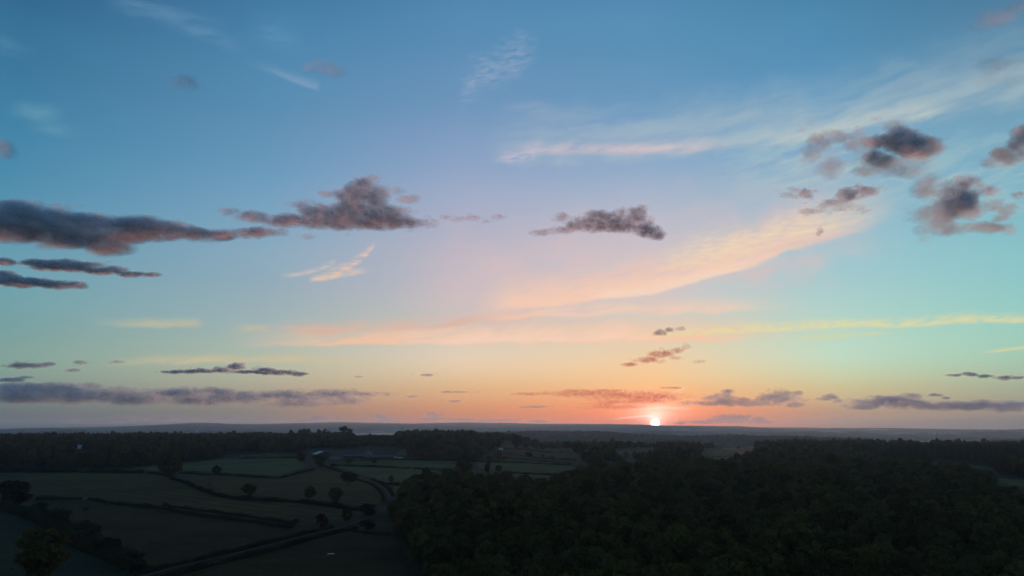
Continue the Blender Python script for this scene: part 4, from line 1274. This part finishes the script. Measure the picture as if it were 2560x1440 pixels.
bm = bmesh.new()
bmesh.ops.create_icosphere(bm, subdivisions=1, radius=1.0)
ICO_V = np.array([v.co[:] for v in bm.verts])
ICO_F = np.array([[v.index for v in f.verts] for f in bm.faces])
bm.free()
N_PUFF = 0
def cloud(label, blobs, dens=0.7, flat=1.5, base_m=1150.0, group=None, name='cloud', rag=0.85, soft=0.45, puff=0.85, mat=None):
    """a heap of soft puffs; BLOBS are the lumps it is made of: px, py, half width, half height[, density factor]"""
    global N_PUFF
    B = np.array([b if len(b) == 5 else (*b, 1.0) for b in blobs], float)
    area = B[:, 2] * B[:, 3]
    cx, cyy = float((B[:, 0] * area).sum() / area.sum()), float((B[:, 1] * area).sum() / area.sum())
    D = min(base_m / math.tan(max(azel(cx, cyy)[1], R(0.6))), 62000.0)
    mry = float(np.average(B[:, 3], weights=area))
    r0 = puff * np.clip(0.30 * mry, 1.6, 8.5)                       # size of a puff in the photograph's pixels
    c0 = np.array(pdir(cx, cyy)) * D + np.array([0, 0, CAM_Z])
    unit = D * mry * 1.2 / FOC
    x0, x1 = (B[:, 0] - B[:, 2] * 1.35).min(), (B[:, 0] + B[:, 2] * 1.35).max()
    y0, y1 = (B[:, 1] - B[:, 3] * 1.5).min(), (B[:, 1] + B[:, 3] * 1.5).max()
    step = r0 * 0.66
    gx, gy = np.meshgrid(np.arange(x0, x1, step * flat), np.arange(y0, y1, step))
    gx = (gx + rng.uniform(-.8, .8, gx.shape) * step * flat).ravel()
    gy = (gy + rng.uniform(-.8, .8, gy.shape) * step).ravel()
    def body(x, y):
        v = np.zeros(len(x))
        for bx, by, rx, ry, k in B:
            q2 = ((x - bx) / (rx * 1.15)) ** 2 + ((y - by) / (ry * 1.15)) ** 2
            v = v + np.exp(-1.6 * q2)
        return v
    e_ = mry * 0.12
    gu = (body(gx - e_, gy) - body(gx + e_, gy)) / (2 * e_) * mry * 1.6
    gv = (body(gx, gy + e_) - body(gx, gy - e_)) / (2 * e_) * mry * 1.6
    f, dk = np.zeros(len(gx)), np.zeros(len(gx))
    for bx, by, rx, ry, k in B:
        q2 = ((gx - bx) / rx) ** 2 + ((gy - by) / np.where(gy > by, ry * 0.85, ry)) ** 2
        w = 1 / (1 + q2 ** 1.5)
        dk = np.where(w > f, k, dk)
        f = np.maximum(f, w)
    L = max(mry * 1.1, 6.0)
    sd_ = (cx * 0.013, cyy * 0.017, 0)
    near = f > 0.12
    nz = np.zeros(len(gx))
    for i in np.nonzero(near)[0]:
        p = Vector((gx[i] / (L * flat * 1.5) + sd_[0], gy[i] / L + sd_[1], 0.3))
        nz[i] = mnoise.fractal(p, 0.9, 2.1, 5) * 0.55
    g = f + rag * nz * (1.15 - 0.6 * f) - 0.47
    thick = np.clip(g / soft, 0, 1)
    keep = near & (thick > 0.02)
    gx, gy, dk, thick, f, gu, gv = gx[keep], gy[keep], dk[keep], thick[keep], f[keep], gu[keep], gv[keep]
    V, F, TH, BN = [], [], [], []
    for x_, y_, k, th_, ff, u_, v_ in zip(gx, gy, dk, thick, f, gu, gv):
        d = pdir(x_, y_)
        hd = math.hypot(d.x, d.y)
        bn = Vector((d.y / hd, -d.x / hd, 0)) * u_ + Vector((0, 0, 1)) * (v_ + 0.42) - d * (0.45 + 0.6 * th_)
        bn.normalize()
        BN.append(np.tile(np.array(bn, np.float32), (len(ICO_V), 1)))
        Dp = D * (1 + rng.normal() * (0.15 + 0.5 * th_) * mry / FOC)
        p = np.array(d) * Dp + np.array([0, 0, CAM_Z])
        rm = r0 * rng.uniform(0.7, 1.5) * (0.62 + 0.95 * th_) * D / FOC / max(d.dot(pdir(PW / 2, PH / 2)), 0.5)
        sq = np.array([flat * rng.uniform(0.85, 1.3), flat, rng.uniform(0.8, 1.1)])
        t_ = rng.uniform(0, 6.28)
        c_, s_2 = math.cos(t_), math.sin(t_)
        vv = (ICO_V @ np.array([[c_, s_2, 0], [-s_2, c_, 0], [0, 0, 1]])) * sq * rm
        az_ = -math.atan2(d.x, d.y)
        c_, s_2 = math.cos(az_), math.sin(az_)
        vv = vv @ np.array([[c_, s_2, 0], [-s_2, c_, 0], [0, 0, 1]])
        F.append(ICO_F + len(V) * len(ICO_V))
        V.append(vv + p)
        TH.append(np.full(len(ICO_V), dens * k * (0.07 + 0.30 * th_) * rng.uniform(0.7, 1.0), np.float32))
    N_PUFF += len(V)
    v = (np.concatenate(V) - c0) / unit
    me = mesh_np(name, v, np.concatenate(F), True)
    at_ = me.attributes.new('thick', 'FLOAT', 'POINT')
    at_.data.foreach_set('value', np.concatenate(TH))
    at_ = me.attributes.new('body', 'FLOAT_VECTOR', 'POINT')
    at_.data.foreach_set('vector', np.concatenate(BN).ravel())
    o = link(name, me, mat or M_CLOUD, None, c0)
    o.scale = (unit, unit, unit)
    return tag(o, label, 'cloud', group)
G_LOW = 'low grey clouds along the horizon'
G_LIT = 'torn clouds with glowing undersides'
cloud('long thick dark cloud running in from the left edge', [(20,545,90,42),(110,565,120,45),(40,585,100,25),(210,600,110,30),(270,625,60,12),(350,570,95,34),(310,590,80,22),(430,575,70,26),(495,585,40,12),(255,548,20,8),(540,592,55,9),(500,590,60,12),(180,560,120,30),(390,585,90,22)], 1.2, 1.8, group=None, rag=0.62)
cloud('big heaped dark cloud with a tower, the largest in the sky', [(900,475,42,34),(885,505,55,34),(930,500,45,34),(870,530,85,34),(950,540,80,32),(800,530,75,28),(720,550,85,22),(640,545,60,16),(570,530,35,8,.6),(1005,555,60,18),(870,562,180,16),(1020,500,36,10,.6),(990,480,18,8,.4),(650,582,80,14),(565,588,38,8),(770,592,18,5,.5),(850,548,120,26),(960,562,70,16)], 1.12, 1.5, rag=0.72)
cloud('faint torn cloud scraps trailing right of the big heaped cloud', [(1115,545,26,10),(1150,548,22,9),(1185,545,26,10),(1215,555,14,6),(1245,543,24,9)], 0.28, 1.6)
cloud('small dark hump backed cloud with a pointed right end', [(1460,562,55,26),(1500,542,48,22),(1545,545,50,26),(1590,540,26,24),(1605,522,10,10),(1560,565,70,20),(1620,575,36,22),(1645,588,20,12),(1410,575,42,12,.7),(1350,583,32,5,.6),(1408,542,15,9,.6),(1490,562,90,20)], 1.1, 1.3, rag=0.7)
cloud('upper of the two thin cloud strips at the left edge', [(110,658,70,9),(190,666,75,15),(270,677,60,12),(330,686,45,7),(385,687,22,4),(10,655,26,10),(160,668,90,11)], 1.15, 2.0, rag=0.65, group='thin cloud strips at the left edge')
cloud('lower of the two thin cloud strips, pink underneath', [(25,702,50,17),(80,705,45,13),(130,712,45,12),(185,714,32,9),(10,685,20,8),(70,708,80,12)], 1.2, 1.8, rag=0.65, group='thin cloud strips at the left edge')
cloud('pale ragged cloud veil left of the brightest pink edged cloud', [(2045,350,36,30),(2095,345,40,18),(2035,390,28,28,.7),(2075,415,40,30,.6),(2130,365,26,22,.6),(2150,410,24,18,.6)], 0.35, 1.2, group=G_LIT, rag=1.3, puff=0.72, soft=0.5)
cloud('large dark cloud with a broad salmon underside', [(2265,362,85,44,1.7),(2200,395,62,34,1.3),(2330,372,42,24),(2250,410,64,32,.5),(2160,428,36,18,.5),(2285,432,48,24,.45),(2235,312,26,10,.5),(2318,450,42,28,.45),(2300,475,26,18,.4)], 0.70, 1.3, group=G_LIT, rag=1.3, puff=0.72, soft=0.5)
cloud('slanting dark and pink cloud below the large salmon one', [(2120,488,45,18),(2165,476,38,13),(2085,510,42,16,.55),(2040,527,40,12,.45),(2110,520,60,12,.4)], 0.66, 1.4, group=G_LIT, rag=1.3, puff=0.72, soft=0.5)
cloud('small dark scrap left of the slanting cloud', [(2012,486,24,15),(1980,490,40,10,.4),(1990,478,20,8,.4)], 0.57, 1.3, group=G_LIT, rag=1.3, puff=0.72, soft=0.5)
cloud('crumbled dark hearted cloud with pink edges at the right', [(2395,498,48,40,1.8),(2370,528,62,36),(2420,535,40,26),(2318,535,46,34,.42),(2340,570,64,22,.45),(2410,568,74,18,.6),(2480,572,45,11),(2475,512,30,16,.5),(2300,575,24,16,.6)], 0.66, 1.25, group=G_LIT, rag=1.3, puff=0.72, soft=0.5)
cloud('thin pink scraps right of the crumbled cloud', [(2520,520,36,14),(2545,490,24,10),(2500,545,30,12,.7)], 0.31, 1.4, group=G_LIT, rag=1.3, puff=0.72, soft=0.5)
cloud('dark ragged cloud cut by the right edge, pink inside', [(2545,365,30,38),(2505,385,34,18),(2475,405,22,14,.6),(2550,335,22,16)], 0.62, 1.3, group=G_LIT, rag=1.3, puff=0.72, soft=0.5)
cloud('tiny pink tuft above the bright streaks', [(2050,578,9,11),(2046,584,6,8)], 0.26, 1.0, group=G_LIT, rag=1.3, puff=0.72, soft=0.5)
cloud('faint grey smudge high in the right corner', [(2500,45,50,20),(2460,65,36,14),(2550,25,40,18)], 0.13, 1.5, puff=1.4, soft=0.7, group='faint grey smudges high in the sky')
cloud('faint mottled grey smudge under the corner smudge', [(2480,165,46,24),(2470,200,30,18,.7),(2530,205,30,16,.6),(2520,165,26,14)], 0.11, 1.3, puff=1.3, soft=0.7, group='faint grey smudges high in the sky')
cloud('soft grey smudge alone high at the left', [(450,203,42,18),(475,215,26,10)], 0.20, 1.4, puff=1.5, rag=0.7, soft=0.7, group='faint grey smudges high in the sky')
cloud('darker soft smudge right of the bright short streak', [(810,175,40,20),(840,182,32,16),(780,172,26,12)], 0.24, 1.4, puff=1.5, rag=0.7, soft=0.7, group='faint grey smudges high in the sky')
cloud('grey smudge half out of the left edge', [(5,370,28,22),(22,382,18,12)], 0.28, 1.3, puff=1.4, soft=0.7, group='faint grey smudges high in the sky')
cloud('small dark tuft over the slanting reddish cloud above the sun', [(1652,832,22,10),(1672,826,14,7),(1704,822,14,5,.5)], 0.6, 1.3)
cloud('slanting reddish torn cloud above the sun', [(1650,885,36,13),(1615,900,40,10),(1575,911,26,5),(1690,876,26,10,.7),(1715,868,14,9,.5),(1690,895,24,6,.4),(1745,905,16,5,.4)], 1.0, 1.3, mat=M_RED)
cloud('small grey cloud low at the left edge', [(80,914,55,9),(40,916,30,6),(120,910,24,6),(200,907,26,5,.7),(185,926,22,4,.7),(290,905,22,4,.6)], 0.6, 1.8, group=G_LOW)
cloud('thin grey strip under the small left edge cloud', [(30,950,45,5),(60,944,26,4,.6)], 0.6, 2.2, group=G_LOW)
cloud('low flat cloud with two crests left of centre', [(590,918,28,11),(560,926,46,8),(500,928,52,7),(440,931,50,4),(660,928,40,9),(700,932,48,7),(740,935,36,6),(610,930,80,5)], 1.3, 1.8, group=G_LOW)
cloud('long grey cloud bank above the left horizon', [(50,975,80,18),(150,972,90,16),(220,965,30,8),(60,998,90,14),(180,995,110,20),(300,985,70,18),(340,1000,110,16),(430,985,90,16),(520,980,80,12),(500,1002,110,16),(620,995,100,20),(720,990,90,18),(740,1010,110,10),(830,985,80,14),(850,1003,80,14),(900,985,60,7),(960,986,34,2.5),(250,990,220,24),(60,985,120,24),(560,995,190,20),(760,995,120,18)], 1.1, 1.8, group=G_LOW, rag=0.45, soft=0.6)
cloud('row of soft cloud heads just above the left hills', [(250,1053,80,7),(310,1048,44,9),(370,1043,30,10),(410,1049,50,8),(470,1050,24,6),(560,1047,44,8),(530,1052,40,5),(600,1048,20,6)], 0.55, 1.5, group=G_LOW, base_m=900, rag=0.6)
cloud('row of soft cloud heads above the middle hills', [(740,1052,40,4),(800,1046,40,8),(780,1050,50,5),(845,1045,14,5),(950,1042,22,8),(960,1050,50,5),(1082,1038,26,10),(1080,1048,40,6),(1150,1050,60,5),(1210,1052,60,4),(1260,1051,40,4),(1350,1054,40,3)], 0.55, 1.5, group=G_LOW, base_m=900, rag=0.6)
cloud('little dark flecks over the middle horizon', [(1068,938,22,4),(898,942,14,1.6),(1030,991,18,3),(1130,1003,26,3),(1135,980,48,2.6),(1340,1017,36,3),(1310,1018,20,2,.7)], 0.6, 2.0, group=G_LOW)
cloud('broad flat red cloud left above the sun', [(1560,988,130,12),(1640,992,70,10),(1450,978,66,5),(1520,978,90,5),(1340,985,80,3.5),(1430,988,60,5),(1560,1004,90,7),(1680,997,30,6),(1500,1010,60,4,.7),(1570,990,160,16),(1450,984,120,9),(1620,1000,80,14),(1550,1018,110,7,.7)], 1.0, 2.2, rag=0.45, soft=0.6, mat=M_RED)
cloud('thin red fleck above the broad flat red cloud', [(1680,970,30,3)], 0.9, 2.2, mat=M_RED)
cloud('ragged cloud bank right of the sun with a knobbly top', [(1800,1008,110,6),(1810,990,34,9),(1820,980,18,7),(1770,996,16,6),(1850,1000,40,8),(1905,1000,24,12),(1955,985,40,11),(1990,984,22,8),(1950,1000,56,12),(1990,1012,30,6),(1950,996,64,20),(1815,1000,56,14),(1860,1008,130,10)], 0.6, 1.4, group=G_LOW, rag=0.5)
cloud('small knotted cloud between the right hand banks', [(2078,993,18,9),(2060,998,28,5),(2090,1003,18,6),(2110,1015,14,4,.7)], 0.6, 1.4, group=G_LOW)
cloud('long grey cloud bank above the right horizon', [(2180,1008,70,12),(2240,1000,60,12),(2280,990,30,7),(2290,1010,70,12),(2160,1018,50,6),(2380,1018,90,8),(2440,1012,70,9),(2530,1012,60,10),(2500,1024,80,5),(2230,1006,110,18),(2460,1016,140,15),(2340,1016,120,12)], 0.85, 1.6, group=G_LOW, rag=0.45, soft=0.55)
cloud('small dark flecks above the right hand cloud bank', [(2335,988,26,4),(2365,995,12,4)], 0.55, 1.5, group=G_LOW)
cloud('thin dark cloud strip low at the right', [(2425,936,28,6),(2385,938,30,3),(2465,940,26,4),(2510,945,32,6),(2545,945,22,4)], 0.65, 1.8, group=G_LOW)
cloud('heaped cloud on the hills right of the sun', [(1760,1055,60,5),(1800,1050,44,8),(1835,1044,30,8),(1850,1052,50,8),(1890,1050,24,6),(1905,1055,40,4),(1700,1059,30,2.5),(1830,1046,70,12),(1895,1050,30,9)], 0.5, 1.4, group=G_LOW, base_m=900, rag=0.6)

# ------------------------------------------------------------------ the sun's disc
M_SUN, t, out = material('sun_disc')
em = t.new('ShaderNodeEmission')
em.inputs['Color'].default_value = (1.0, 0.78, 0.55, 1)
em.inputs['Strength'].default_value = 9.0
t.link(em.outputs[0], out.inputs['Surface'])
sun_d = 150000.0
bm = bmesh.new()
bmesh.ops.create_uvsphere(bm, u_segments=32, v_segments=16, radius=1.0)
bmesh.ops.triangulate(bm, faces=bm.faces[:])
SUN_V = np.array([v.co[:] for v in bm.verts])
SUN_F = np.array([[v.index for v in f.verts] for f in bm.faces])
bm.free()
o = link('sun', mesh_np('sun', SUN_V * sun_d * math.tan(R(0.34)), SUN_F, True), M_SUN, None, pdir(1638, 1058) * sun_d + Vector((0, 0, CAM_Z)))
tag(o, 'white sun half sunk behind the hills', 'sun')

# ------------------------------------------------------------------ haze
M_HAZE, t, out = material('evening_haze')
pv = t.new('ShaderNodeVolumePrincipled')
pv.inputs['Color'].default_value = (0.60, 0.83, 1.0, 1)
pv.inputs['Density'].default_value = 4.6e-5
pv.inputs['Anisotropy'].default_value = 0.42
t.link(pv.outputs[0], out.inputs['Volume'])
m = MB()
m.box(-17400, 17400, -17400, 17400, -110, 215)
hz_o = m.build('haze', M_HAZE)
tag(hz_o, 'thin blue evening haze over the vale', None, None, 'stuff')
print('puffs', N_PUFF, 'objects', len(bpy.data.objects), 'tris', sum(len(o.data.polygons) for o in bpy.data.objects if o.type == 'MESH'))
